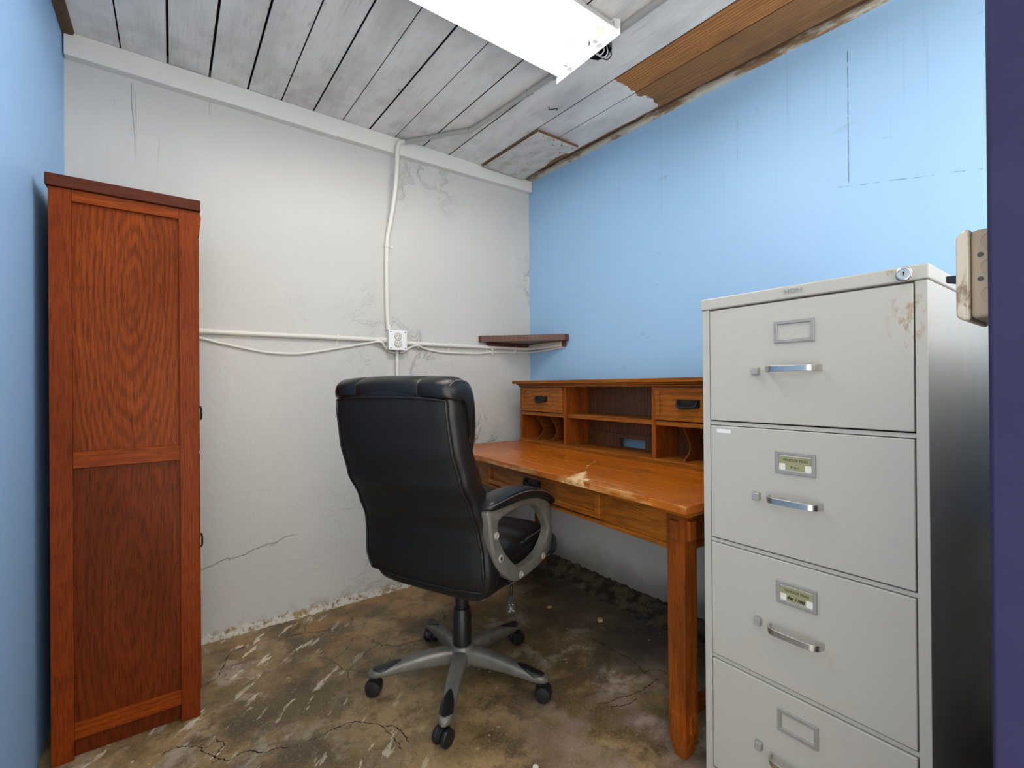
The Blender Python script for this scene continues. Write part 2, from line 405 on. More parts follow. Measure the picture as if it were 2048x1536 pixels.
# ------------------------------------------------------------------ the room
XL, XR, YB = -.32, 1.914, 2.40
def zc(y): return 2.4327+.0414*(y-YB)
YF = -.35
M_CRACK = m_plain('crack_dirt', S(40, 33, 26), .95, 0, .3, 60)
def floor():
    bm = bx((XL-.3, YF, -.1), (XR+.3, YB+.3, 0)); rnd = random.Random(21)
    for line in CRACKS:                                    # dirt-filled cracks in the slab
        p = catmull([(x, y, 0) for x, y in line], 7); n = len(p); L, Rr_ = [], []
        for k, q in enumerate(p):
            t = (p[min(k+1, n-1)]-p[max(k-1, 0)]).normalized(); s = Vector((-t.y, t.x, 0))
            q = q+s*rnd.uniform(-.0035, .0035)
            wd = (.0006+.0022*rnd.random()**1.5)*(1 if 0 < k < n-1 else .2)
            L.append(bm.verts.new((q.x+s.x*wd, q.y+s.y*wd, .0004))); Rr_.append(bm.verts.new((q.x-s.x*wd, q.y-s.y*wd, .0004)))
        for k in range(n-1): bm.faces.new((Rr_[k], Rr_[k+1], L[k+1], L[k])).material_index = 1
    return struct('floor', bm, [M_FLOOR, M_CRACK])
CRACKS = [
    ((0.082, 2.053), (0.139, 2.090), (0.155, 2.145), (0.179, 2.210), (0.194, 2.243), (0.248, 2.261)),
    ((0.362, 2.229), (0.436, 2.232), (0.540, 2.190), (0.586, 2.199)),
    ((-0.033, 1.746), (0.004, 1.757), (0.041, 1.737), (0.065, 1.716), (0.074, 1.687), (0.097, 1.645), (0.131, 1.605), (0.156, 1.612), (0.185, 1.607), (0.219, 1.572), (0.249, 1.571), (0.285, 1.551)),
    ((0.097, 1.645), (0.114, 1.670), (0.126, 1.690), (0.104, 1.722)),
    ((0.335, 1.541), (0.364, 1.540), (0.409, 1.545), (0.467, 1.543), (0.503, 1.513), (0.539, 1.469), (0.556, 1.390), (0.555, 1.334)),
    ((0.539, 1.469), (0.572, 1.442), (0.586, 1.396), (0.582, 1.348)),
    ((1.177, 1.119), (1.204, 1.105), (1.247, 1.098), (1.287, 1.087), (1.314, 1.080), (1.353, 1.074), (1.406, 1.076), (1.461, 1.075)),
    ((1.201, 1.085), (1.239, 1.062), (1.270, 1.055), (1.307, 1.053)),
    ((1.461, 1.431), (1.465, 1.336), (1.471, 1.233), (1.466, 1.175), (1.446, 1.131), (1.481, 1.132), (1.506, 1.101), (1.508, 1.069)),
]
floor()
struct('wall_back', bx((XL-.2, YB, -.05), (XR+.2, YB+.15, 2.62)), M_WALL)
struct('wall_right', bx((XR, YF, -.05), (XR+.15, YB, 2.62)), M_BLUE)
struct('wall_left', bx((XL-.15, .35, -.05), (XL, YB, 2.62)), M_BLUE2)
# the partition the photographer leans round: navy end face, switch box on its far side
def partition():
    bm = NB(); box(bm, (.645, -.03, -.05), (.80, .09, 2.36)); box(bm, (.799, -.01, -.05), (XR, .08, 1.19))  # unseen low wall added, its height chosen to shade the filing cabinet's lower side
    return struct('wall_front', bm, M_NAVY, bev=.004)
partition()

def ceiling():
    bm = NB()
    J = [-.315, -.153, -.005, .139, .282, .42, .56, .698, .835, .972, 1.135, 1.299, 1.517, 1.668, 1.846]
    gap = [.005, .0045, .008, .008, .0075, .0045, .006, .004, .007, .004, .005, .006, .010, .005, .0]
    for i in range(len(J)-1):
        x0, x1 = J[i]+gap[i]/2, J[i+1]-gap[i+1]/2
        dz = random.uniform(-.0012, .0012)+(.004 if i >= 12 else 0)
        ys = [YF, YB+.02]; rings = []
        for y in ys:
            z = zc(y)+dz
            b = .0012
            rings.append([(x0, y, z+.02), (x0, y, z+b), (x0+b, y, z), (x1-b, y, z), (x1, y, z+b), (x1, y, z+.02)])
        n0 = len(bm.faces); loft(bm, rings, mi=0); bm.faces.ensure_lookup_table()
        for k in (0, 4, 5): bm.faces[n0+k].material_index = 2
    loft(bm, [[(XL-.1, y, zc(y)+.05), (XR+.1, y, zc(y)+.05), (XR+.1, y, zc(y)+.12), (XL-.1, y, zc(y)+.12)] for y in (YF, YB+.1)], mi=1)
    # uneven ledger between the last board and the blue wall
    random.seed(3)
    ring = []
    for k in range(40):
        y = YF+(YB-YF)*k/39
        e = random.uniform(-.010, .012); z = zc(y)
        ring.append([(1.842, y, z+.022), (1.862+e, y, z+.012), (1.868+e, y, z+.012), (1.868+e, y, z+.05), (1.842, y, z+.05)])
    loft(bm, ring, mi=1)
    return struct('ceiling', bm, [M_CEIL, M_DARKWOOD, m_plain('raw_board_edges', S(38, 29, 22), .9, 0, .3, 9)])
ceiling()
def beam():
    bm = NB()
    rings = []
    for k in range(13):
        x = XL+.004+(XR-XL-.008)*k/12
        dz = [.0, .001, -.001, .0015, 0, -.001, .001, 0, .001, -.0005, 0, .001, 0][k]
        zb = 2.342+.016*max(0, (x-.9))+dz
        rings.append([(x, YB+.01, zb), (x, 2.36, zb), (x, 2.36, zc(2.36)-.0006), (x, YB+.01, zc(2.36)-.0006)])
    loft(bm, rings)
    return struct('trim_1', bm, M_BEAM, bev=.003)
beam()
def left_strip():
    bm = NB(); random.seed(5); rings = []
    for k in range(14):
        y = YF+(2.36-YF)*k/13
        rings.append([(XL-.01, y, zc(y)-.016), (-.288+random.uniform(-.003, .003), y, zc(y)-.012), (-.284, y, zc(y)+.003), (XL-.01, y, zc(y)+.003)])
    loft(bm, rings); return struct('trim_2', bm, M_PEEL)
left_strip()
def lumpy(name, m, along, p0, p1, depth, height, n, amp, seed):
    bm = NB(); random.seed(seed); rings = []
    for k in range(n+1):
        t = k/n; d = depth*(1+amp*random.uniform(-1, 1)); h = height*(1+amp*random.uniform(-1, 1))
        prof = [(.02, -.01), (-d, -.01), (-d, .001), (-d*.72, h*.25*random.uniform(.6, 1.3)), (-d*.4, h*.55*random.uniform(.7, 1.2)), (-d*.12, h*.92), (.0, h), (.02, h)]
        if along == 'x': rings.append([(p0+(p1-p0)*t, YB+a, b) for a, b in prof])
        else: rings.append([(XR+a, p0+(p1-p0)*t, b) for a, b in prof])
    loft(bm, rings); return struct(name, bm, m, smooth=True)
def top_strip():
    n = NT('old_lime_strip'); f = n.noise(12, n.map((1, .35, 1)), 6, .7)
    col = n.mix(n.ramp(f, .5, .62), S(200, 196, 182), S(140, 112, 80)); M = n.fin(col, .85, 0., n.bump(f, .5, .004))
    bm = NB(); rnd = random.Random(8); rings = []
    for k in range(50):
        y = YF+(YB-YF)*k/49; z = zc(y); e = rnd.uniform(-.004, .003)
        rings.append([(1.893, y, z+.006+e), (1.915, y, z+.002+e*.3), (1.915, y, z+.045), (1.893, y, z+.045)])
    loft(bm, rings); return struct('trim_3', bm, M)
top_strip()
lumpy('baseboard_back', M_MORTAR, 'x', XL+.005, 1.80, .018, .030, 160, .4, 11)
lumpy('baseboard_right', M_DIRT, 'y', .10, YB-.01, .150, .045, 150, .16, 12)

# ------------------------------------------------------------------ fluorescent ceiling light
def ceiling_light():
    x0, x1, y0, y1 = .02, 1.248, 1.062, 1.376
    t = thing('ceiling_light', 'open white two-tube fluorescent batten light fixed under the ceiling boards, its cover missing', 'ceiling light', (0, 0, 0))
    zt = zc(y0)-.002
    th = .0015
    M_PAN = m_plain('aged_white_enamel', S(188, 189, 190), .4, 0, .02)
    # pan: flat back with two sloping sides
    prof = [(y0+.004, zt-.050), (y0+.030, zt-.006), (y1-.030, zt-.006), (y1-.004, zt-.050),
            (y1-.004-th, zt-.050-th), (y1-.030-th, zt-.006-th), (y0+.030+th, zt-.006-th), (y0+.004+th, zt-.050-th)]
    obj('pan', prism(NB(), prof, 'x', x0, x1-.002), M_PAN, t)
    yc = (y0+y1)/2
    obj('ballast_cover', prism(NB(), [(yc-.05, zt-.008), (yc-.026, zt-.040), (yc+.026, zt-.040), (yc+.05, zt-.008)], 'x', x0+.01, x1-.075), M_PAN, t, bev=.003)
    em = NT('lit_tube'); em.fin((1, 1, 1, 1), .3); em.b.inputs['Emission Color'].default_value = (1.0, .945, .865, 1); em.b.inputs['Emission Strength'].default_value = TUBE_POWER
    for y in (yc-.075, yc+.075):
        tb = obj('tube', cyl(NB(), (x0+.03, y, zt-.042), (x1-.038, y, zt-.042), .0185), em.m, t, smooth=True)
        for xa in (x1-.040, x0+.014): obj('end_cap', cyl(NB(), (xa, y, zt-.042), (xa+.018, y, zt-.042), .0188), M_WHITE, tb, smooth=True)
        for xx, s in ((x1, -1), (x0, 1)):
            s_ = NB(); box(s_, (min(xx+s*.002, xx+s*.020), y-.013, zt-.066), (max(xx+s*.002, xx+s*.020), y+.013, zt-.004))
            obj('lamp_socket', s_, M_WHITE, t, bev=.004)
    for xx, s in ((x1, 1), (x0, -1)):
        e = NB()
        pts = [(y0-.006, zt-.074), (y1+.004, zt-.074), (y1+.004, zt-.045), (y1-.028, zt-.0015), (y0+.02, zt-.0015), (y0-.006, zt-.022)]
        a, b = sorted((xx-s*.001, xx+s*.001))
        prism(e, pts, 'x', a, b)
        ep = obj('end_plate', e, M_WHITE, t)
        for y in (y0+.022, y1-.024):                       # curled clips that held the missing cover
            c = NB()
            arc = [Vector((xx-s*.006, y+.009*math.cos(q)*(1-.05*k), zt-.050+.009*math.sin(q)*(1-.05*k))) for k, q in enumerate([PI*.75, PI*.5, PI*.2, 0, -PI*.25, -PI*.5, -PI*.75, -PI, -PI*1.2])]
            tube(c, catmull([(xx-s*.006, y-.004, zt-.014), (xx-s*.006, y-.006, zt-.030)]+[tuple(p) for p in arc], 4), .0022, 8)
            obj('cover_clip', c, M_GALV, ep, smooth=True)
    wy = NB(); tube(wy, catmull([(x1-.09, yc-.055, zt-.012), (x1-.06, yc-.068, zt-.020), (x1-.03, yc-.088, zt-.022), (x1-.012, yc-.094, zt-.03)], 6), .0016, 8)
    obj('wire', wy, m_plain('yellow_wire', S(206, 186, 60), .5), t, smooth=True)['label'] = 'yellow wire'
    wr = NB(); tube(wr, catmull([(x1-.05, yc-.078, zt-.03), (x1-.03, yc-.083, zt-.045), (x1-.012, yc-.080, zt-.034)], 6), .0014, 8)
    obj('wire', wr, m_plain('red_wire', S(176, 44, 40), .5), t, smooth=True)['label'] = 'red wire'
ceiling_light()

# ------------------------------------------------------------------ conduit, boxes and cables
def strap(bm, p, axis, r, wdt=.012, n=(0, -1, 0), tab=.016):
    """saddle clip hugging a pipe at p"""
    p = Vector(p); a = Vector(axis).normalized()
    cyl(bm, p-a*wdt/2, p+a*wdt/2, r*1.28)
    side = a.cross(Vector(n)).normalized()
    back = -Vector(n)*r*.85
    c = p+side*(r*1.3+tab/2)+back
    u, v, q = a*wdt/2, side*(tab/2+.003), Vector(n)*.0018
    loft(bm, [[c-u-v-q, c+u-v-q, c+u+v-q, c-u+v-q], [c-u-v+q, c+u-v+q, c+u+v+q, c-u+v+q]])
    cyl(bm, c+q, c+q*3, .0035, seg=10)
    return bm
YP = YB-.0125
def conduits():
    # ceiling run, galvanised, from the beam elbow to the junction box by the light
    zb = lambda y: zc(y)-.0135
    t = thing('conduit', 'bare steel conduit running along the ceiling boards from the beam to the light', 'conduit', group='electrical conduits')
    p = catmull([(1.02, 2.346, 2.412), (1.045, 2.315, zb(2.31)), (1.09, 2.255, zb(2.255)), (1.17, 2.125, zb(2.125)), (1.222, 2.05, zb(2.05)), (1.242, 2.0, zb(2.0)), (1.262, 1.75, zb(1.75)), (1.281, 1.46, zb(1.46)), (1.290, 1.30, zb(1.30)), (1.292, 1.255, zb(1.25))], 8)
    obj('pipe', tube(NB(), p, .0115, 14), M_GALV, t, smooth=True)
    obj('strap', strap(NB(), (1.272, 1.60, zb(1.6)), (.07, -1, 0), .0115, n=(0, 0, -1)), M_GALV, t, smooth=True)
    c = NB(); cyl(c, (1.283, 1.445, zb(1.445)), (1.287, 1.385, zb(1.385)), .0155); cyl(c, (1.286, 1.40, zb(1.40)), (1.2865, 1.392, zb(1.392)), .019)
    for d in (.010, -.010): cyl(c, (1.285+d, 1.42, zb(1.42)), (1.285+d, 1.42, zb(1.42)-.021), .004, seg=10)
    obj('coupling', c, M_GALV, t, smooth=True)
    c = NB(); cyl(c, (1.213, 2.065, zb(2.065)), (1.232, 2.03, zb(2.03)), .0128)
    obj('coupling', c, M_GALV, t, smooth=True)
    t = thing('conduit', 'bare steel conduit on the ceiling past the near end of the light fixture', 'conduit', group='electrical conduits')
    p = [(1.296, 1.145, zb(1.145)), (1.300, .95, zb(.95)), (1.306, .3, zb(.3)), (1.312, YF+.05, zb(YF+.05))]
    obj('pipe', tube(NB(), p, .0125, 14), M_GALV, t, smooth=True)
    # junction box with loose wires
    t = thing('junction_box', 'small dark open junction box with loose wires at the end of the light', 'junction box', (1.295, 1.20, zc(1.2)))
    o = NB(); lathe(o, [(.050, 0), (.050, -.036), (.046, -.036), (.046, -.004), (.0, -.004)], seg=8)
    obj('body', o, M_BLACKMET, t)
    cols = [('red_lead', S(150, 40, 44)), ('white_lead', S(222, 222, 220)), ('white_lead', None), ('black_lead', S(22, 22, 24))]
    wm = {}
    for k, (nm, cc) in enumerate(cols):
        if nm not in wm: wm[nm] = m_plain(nm, cc, .45)
        q = NB(); a = -.030+.02*k
        tube(q, catmull([(a, .012, -.012), (a-.006, .004, -.046), (a+.004, -.012, -.060), (a+.014, -.024, -.046), (a+.012, -.02, -.012)], 6), .0022, 8)
        obj('wire', q, wm[nm], t, smooth=True)['label'] = nm.split('_')[0]+' wire'
    # painted drop from the beam to the outlet box
    t = thing('conduit', 'white painted conduit dropping down the white wall from the beam to the outlet box', 'conduit', group='electrical conduits')
    p = catmull([(1.018, 2.347, 2.414), (.992, 2.342, 2.400), (.976, 2.340, 2.360), (.972, 2.341, 2.26), (.962, 2.350, 2.12), (.948, 2.372, 1.985), (.936, YP-.002, 1.90), (.931, YP, 1.82), (.929, YP, 1.66), (.931, YP, 1.50), (.936, YP, 1.42), (.938, YP-.002, 1.405)], 8)
    obj('pipe', tube(NB(), p, .0115, 14), M_COND, t, smooth=True)
    obj('strap', strap(NB(), (.9325, YP, 1.848), (0, 0, 1), .0115, tab=.02), M_COND, t, smooth=True)
    c = NB(); cyl(c, (.9372, YP-.001, 1.425), (.938, YP-.002, 1.398), .0145); obj('coupling', c, M_COND, t, smooth=True)
    # horizontal runs
    t = thing('conduit', 'white painted conduit running level from behind the wooden cabinet to the outlet box', 'conduit', group='electrical conduits')
    obj('pipe', tube(NB(), [(XL+.004, YP, 1.341), (.2, YP, 1.3415), (.6, YP, 1.3435), (.922, YP, 1.344)], .0118, 14), M_COND, t, smooth=True)
    obj('strap', strap(NB(), (.672, YP, 1.3438), (1, 0, 0), .0118, tab=.02), M_COND, t, smooth=True)
    c = NB(); cyl(c, (.888, YP, 1.344), (.922, YP, 1.344), .0155); obj('coupling', c, M_COND, t, smooth=True)
    t = thing('conduit', 'white painted conduit running level from the outlet box to the corner shelf', 'conduit', group='electrical conduits')
    obj('pipe', tube(NB(), catmull([(1.020, YP, 1.334), (1.3, YP, 1.333), (1.6, YP, 1.334), (1.86, YP, 1.336), (XR-.03, YP-.006, 1.336), (XR-.016, YP-.03, 1.337), (XR-.016, 2.25, 1.3375), (XR-.016, 2.07, 1.338)], 6), .0115, 14), M_COND, t, smooth=True)
    for xx in (1.20, 1.305): obj('strap', strap(NB(), (xx, YP, 1.3335), (1, 0, 0), .0115, tab=.014), M_COND, t, smooth=True)
    t = thing('conduit', 'thin white conduit dropping from the underside of the outlet box behind the chair', 'conduit', group='electrical conduits')
    obj('pipe', tube(NB(), [(.984, YP, 1.292), (.985, YP, .7), (.986, YP, .05)], .0095, 12), M_COND, t, smooth=True)
    # slack cables
    yc_ = YB-.007
    t = tag(obj('cable', tube(NB(), catmull([(XL+.01, yc_, 1.335), (.05, yc_, 1.318), (.18, yc_, 1.293), (.33, yc_, 1.264), (.42, yc_, 1.257), (.52, yc_, 1.262), (.70, yc_, 1.297), (.83, yc_, 1.325), (.885, YP-.016, 1.333), (.905, YP-.012, 1.318), (.93, yc_, 1.292), (.96, yc_, 1.281), (.992, yc_, 1.280)], 8), .0066, 10), M_COND, smooth=True),
            'white painted cable sagging under the level conduit left of the outlet box', 'cable', group='white cables along the wall')
    t = thing('cable', 'white painted cable waving along the wall from the outlet box to under the corner shelf', 'cable', group='white cables along the wall')
    pts = catmull([(1.000, yc_, 1.280), (1.03, yc_, 1.288), (1.065, yc_, 1.312), (1.10, YP-.014, 1.322), (1.15, yc_, 1.309), (1.25, yc_, 1.294), (1.40, yc_, 1.291), (1.52, yc_, 1.294), (1.60, yc_, 1.304), (1.75, yc_, 1.309), (1.88, yc_, 1.312), (XR-.012, yc_-.012, 1.314), (XR-.007, 2.30, 1.316), (XR-.007, 2.09, 1.324), (XR-.010, 2.065, 1.330)], 8)
    obj('sheath', tube(NB(), pts, .0066, 10), M_COND, t, smooth=True)
    for q in ((1.105, 1.321), (1.60, 1.304), (1.78, 1.310)):
        b = NB(); box(b, (q[0]-.004, yc_-.018, q[1]-.012), (q[0]+.004, YB+.002, q[1]+.034)); obj('clip', b, M_COND, t, bev=.002)
    # outlet box
    t = thing('outlet_box', 'white painted square outlet box with a double socket on the white wall', 'outlet box', (.922, YB, 1.290))
    obj('body', bx((.002, -.050, .002), (.100, .002, .104)), M_COND, t, bev=.004)
    cv = obj('cover', bx((0, -.056, 0), (.102, -.050, .106)), M_WHITE, t, bev=.002)
    M_IVORY = m_plain('ivory_plastic', S(224, 222, 206), .35); M_SLOT = m_plain('dark_slot', S(70, 66, 56), .6)
    for z in (.072, .034):
        r = obj('receptacle', lathe(NB(), [(.0175, -.050), (.0175, -.0585), (.0165, -.0592), (.0, -.0592)], (.051, 0, z), 'y', 24), M_IVORY, cv, smooth=True)
        b = NB(); b2 = NB(); b3 = NB()
        box(b, (.051-.0085, -.0597, z-.001), (.051-.0058, -.0585, z+.009)); box(b2, (.051+.0056, -.0597, z+.0), (.051+.0083, -.0585, z+.008))
        lathe(b3, [(.003, -.0597), (.003, -.0585)], (.051, 0, z-.009), 'y', 12); b4 = NB()
        # dark moulded recess around the upper socket blades
        lathe(b4, [(.0182, -.0565), (.0182, -.0572), (.0195, -.0572), (.0195, -.0565)], (.051, 0, z), 'y', 24)
        for q in (b, b2, b3, b4): obj('slot', q, M_SLOT, cv)
    for px_, pz in ((.010, .010), (.092, .010), (.010, .096), (.092, .096)): obj('screw', lathe(NB(), [(.0032, -.056), (.0032, -.0575), (.0, -.058)], (px_, 0, pz), 'y', 10), M_BLACKMET, cv)
conduits()

# ------------------------------------------------------------------ light switch box on the far face of the partition
def switch_box():
    t = thing('switch_box', 'worn cream metal switch box on the edge of the navy partition, seen side on', 'switch box', (.70, .09, 1.166))
    n = NT('worn_cream_paint'); f = n.noise(45, n.map((1, 1, .5)), 6, .7)
    col = n.mix(n.ramp(f, .52, .64), S(206, 196, 178), S(150, 130, 110)); col = n.mix(n.ramp(n.noise(90, detail=5), .6, .7), col, S(70, 58, 50))
    M = n.fin(col, .42, .1, n.bump(f, .3, .002))
    n = NT('tan_paint'); M2 = n.fin(n.mix(n.noise(40, detail=5), S(172, 154, 132), S(150, 132, 112)), .5)
    b = obj('body', bx((0, -.004, .002), (.10, .0205, .098)), M2, t, bev=.005, seg=3)
    c = NB(); 
    loft(c, [[(-.001, .0205, .0), (.101, .0205, .0), (.101, .0205, .1), (-.001, .0205, .1)], [(-.001, .026, .0), (.101, .026, .0), (.101, .026, .1), (-.001, .026, .1)], [(.004, .033, .006), (.096, .033, .006), (.096, .033, .094), (.004, .033, .094)]])
    obj('cover', c, M, t, bev=.003, seg=3)
    for z in (.044, .070): obj('screw_hole', lathe(NB(), [(.0026, -.0004), (.0026, .002)], (0, .0125, z), 'x', 12), M_BLACKPL, b)
    for z in (.027, .057, .084):
        ring = []; k = NB()
        for r, d in ((.0088, .0), (.0088, -.0006), (.0074, -.0006), (.0074, .0)):
            ring.append([(d, .005+r*math.cos(q*PI/12), z+r*math.sin(q*PI/12)) for q in range(24)])
        loft(k, ring, cap=False); obj('knockout', k, M2, b)
    g = NB(); loft(g, [[(.045, .032, .047), (.055, .032, .047), (.055, .032, .058), (.045, .032, .058)], [(.047, .049, .052), (.053, .049, .052), (.053, .049, .060), (.047, .049, .060)]])
    obj('toggle', g, M_BLACKPL, t, bev=.001)
switch_box()

# ------------------------------------------------------------------ things on the ceiling
def plywood():
    n = NT('stained_plywood'); x = n.xyz()
    f = n.noise(8, n.comb(n.math('MULTIPLY', x[0], 2), x[1], 0.), 7, .7)
    col = n.mix(n.ramp(f, .42, .66), S(212, 209, 202), S(180, 175, 166))
    mold = both(n, n.ramp(n.math('SUBTRACT', n.math('MULTIPLY', x[1], 1.), x[0]), .36, .62), n.ramp(n.noise(16, detail=7), .42, .6))
    col = n.mix(n.math('MULTIPLY', mold, .8), col, S(140, 124, 92))
    g = n.n('NewGeometry').outputs['Normal']; gz = n.xyz(g)[2]
    edge = n.ramp(n.math('ABSOLUTE', gz), .6, .4)
    col = n.mix(edge, col, S(110, 76, 44))
    M = n.fin(col, .7, 0., n.bump(f, .25, .003))
    t = thing('plywood_patch', 'white stained plywood patch nailed over the ceiling boards in the far corner', 'plywood patch', (1.517, 1.823, zc(1.823)))
    bm = NB(); s = .0414
    out = [(0, 0), (.283, -.003), (.262, .18), (.292, .30), (.305, .52), (.0, .52)]
    loft(bm, [[(x_, y_, y_*s-.0155) for x_, y_ in out], [(x_, y_, y_*s-.002) for x_, y_ in out]])
    obj('board', bm, M, t)
    for x_, y_ in ((.05, .018), (.12, .016), (.19, .03), (.26, .02), (.15, .06), (.24, .10)): obj('nail_head', lathe(NB(), [(.0035, y_*s-.0154), (.0035, y_*s-.0175), (.0, y_*s-.018)], (x_, y_, 0), 'z', 8), M_BLACKMET, t)
    z = zc(1.62)
    tag(obj('bent_nail', tube(NB(), catmull([(1.432, 1.640, z+.004), (1.432, 1.640, z-.010), (1.437, 1.628, z-.016), (1.447, 1.612, z-.016), (1.458, 1.610, z-.014), (1.462, 1.622, z-.013)], 6), .0022, 8), M_BLACKMET, smooth=True),
        'small dark bent nail hanging from the ceiling board near the plywood patch', 'nail')
plywood()

# ------------------------------------------------------------------ corner shelf
M_SHELF = m_wood('mahogany_shelf', S(62, 30, 20), S(96, 50, 34), S(112, 62, 44), 'y', (1.7, 0), 2.2, flat='z', rough=.45)
def corner_shelf():
    t = thing('corner_shelf', 'small dark brown triangular shelf across the corner of the white and blue walls', 'shelf', (XR, YB, 1.362))
    bm = NB(); prism(bm, [(-.001, -.001), (-.402, -.001), (-.402, -.030), (-.372, -.052), (-.036, -.374), (-.001, -.374)], 'z', 0, .038)
    for v in bm.verts: v.co += Vector((0, 0, 0))
    obj('shelf_board', bm, M_SHELF, t, bev=.002)
    obj('cleat', bx((-.024, -.335, -.030), (-.001, -.02, -.001)), m_plain('cream_batten', S(206, 198, 178), .6), t, bev=.002)['label'] = 'cream batten on the blue wall'
    obj('cleat', bx((-.345, -.022, -.022), (-.03, -.001, -.001)), M_SHELF, t, bev=.002)
    obj('batten_end', bx((-.026, -.352, -.032), (-.001, -.336, -.001)), M_DARKWOOD, t, bev=.002)
corner_shelf()

# ------------------------------------------------------------------ bookcase
CH_D, CH_M, CH_L = S(92, 36, 14), S(150, 70, 24), S(172, 88, 32)
M_CHERRY_V = m_wood('cherry_upright', S(78, 28, 6), S(130, 53, 10), S(148, 66, 15), 'z', (.02, 0), 1.2, ell=.09, freq=90, amt=.28, rough=.42, coat=0, spec=.12)
M_CHERRY_H = m_wood('cherry_rail', S(84, 30, 6), S(140, 60, 11), S(156, 76, 17), 'x', (.4, 0), .2, ell=.08, freq=50, amt=.35, rough=.42, coat=0, spec=.12)
M_CHERRY_P = m_wood('cherry_panel', S(58, 20, 4), S(134, 56, 8), S(150, 72, 13), 'z', (.19, 0), 1.42, ell=.19, freq=75, amt=.42, rough=.45, coat=0, spec=.12)
M_CHERRY_Q = m_wood('cherry_panel_low', S(52, 18, 4), S(108, 43, 8), S(124, 56, 11), 'z', (.18, 0), .46, ell=.2, freq=58, amt=.3, rough=.45, coat=0, spec=.12)
M_CHERRY_TOP = m_wood('cherry_top', S(60, 26, 16), S(88, 42, 28), S(98, 50, 34), 'x', (.3, .0), .2, flat='z', freq=40, amt=.3, rough=.5, coat=0, spec=.12)
def pull(parent, x, y, z, wdt=.112, h=.034, axis='-x'):
    """iron plate with a bail handle; plate stands on plane x, handle to -x (local)"""
    s = -1 if axis == '-x' else 1
    b = NB()
    def xx(d): return x+s*d
    pl = [(y-wdt/2, z+h/2), (y-wdt/2, z-h/2+.006), (y-wdt/2+.008, z-h/2), (y+wdt/2-.008, z-h/2), (y+wdt/2, z-h/2+.006), (y+wdt/2, z+h/2)]
    a_, b_ = sorted((xx(-.001), xx(.003)))
    prism(b, pl, 'x', a_, b_)
    o = obj('handle_plate', b, M_BLACKMET, parent, bev=.001)
    c = NB()
    for sy in (-1, 1): cyl(c, (xx(.002), y+sy*wdt*.4, z+h*.22), (xx(.014), y+sy*wdt*.4, z+h*.22), .0055, seg=12)
    r = catmull([(xx(.011), y-wdt*.41, z+h*.24), (xx(.014), y-wdt*.40, z-h*.12), (xx(.019), y-wdt*.26, z-h*.40), (xx(.021), y, z-h*.46), (xx(.019), y+wdt*.26, z-h*.40), (xx(.014), y+wdt*.40, z-h*.12), (xx(.011), y+wdt*.41, z+h*.24)], 5)
    n = len(r); tube(c, r, [.0036+.0024*math.sin(PI*i/(n-1)) for i in range(n)], 10)
    obj('bail', c, M_BLACKMET, parent, smooth=True)
def bookcase():
    W, D, H = .360, .455, 1.726
    t = thing('storage_cabinet', 'tall reddish brown wooden cabinet with two recessed side panels standing against the blue wall', 'cabinet', (-.286, 1.877, 0))
    # carcass behind the framed side
    b = NB(); box(b, (.004, .014, .07), (W-.004, D, 1.69)); box(b, (.02, .022, 0), (W-.03, D-.01, .07))
    obj('carcass', b, M_CHERRY_Q, t)
    f = NB(); box(f, (0, 0, 0), (.050, .016, 1.690)); obj('stile', f, M_CHERRY_V, t, bev=.0015)
    f = NB(); box(f, (W-.052, 0, 0), (W, .016, 1.690)); obj('stile', f, M_CHERRY_V, t, bev=.0015)
    for z0, z1 in ((1.655, 1.690), (.862, .911), (.058, .106)):
        obj('rail', bx((.050, .0006, z0), (W-.052, .016, z1)), M_CHERRY_H, t, bev=.0015)
    obj('side_panel', bx((.048, .0095, .908), (W-.05, .0145, 1.658)), M_CHERRY_P, t)
    obj('side_panel', bx((.048, .0095, .10), (W-.05, .0145, .866)), M_CHERRY_Q, t)
    b = NB(); prism(b, [(-.006, -.010), (W+.008, -.010), (W+.008, D+.004), (-.006, D+.004)], 'z', 1.6905, H)
    obj('top', b, M_CHERRY_TOP, t, bev=.003)
    b = NB(); prism(b, [(W-.001, 1.61), (W+.004, 1.61), (W+.010, 1.67), (W+.006, 1.690), (W-.001, 1.690)], 'y', .004, D-.004); obj('cornice', b, M_CHERRY_H, t, bev=.001)
    for z0, z1, zh in ((.885, 1.60, 1.005), (.08, .875, .53)):
        d = NB(); frame(d, 'x', (.02, z0, D-.006, z1), (.075, z0+.055, D-.06, z1-.055), W-.002, W+.0035)
        box(d, (W-.004, .07, z0+.05), (W-.001, D-.055, z1-.05))
        dr = obj('door', d, M_CHERRY_V, t, bev=.001)
        h = NB(); yy = .215
        box(h, (W+.003, yy-.010, zh-.030), (W+.006, yy+.010, zh+.030)); cyl(h, (W+.004, yy, zh+.022), (W+.016, yy, zh+.022), .004, seg=10)
        tube(h, catmull([(W+.013, yy, zh+.024), (W+.0165, yy, zh+.012), (W+.0165, yy, zh-.016), (W+.013, yy, zh-.026)], 5), .0032, 8)
        obj('handle', h, M_BLACKMET, dr, smooth=True)
bookcase()

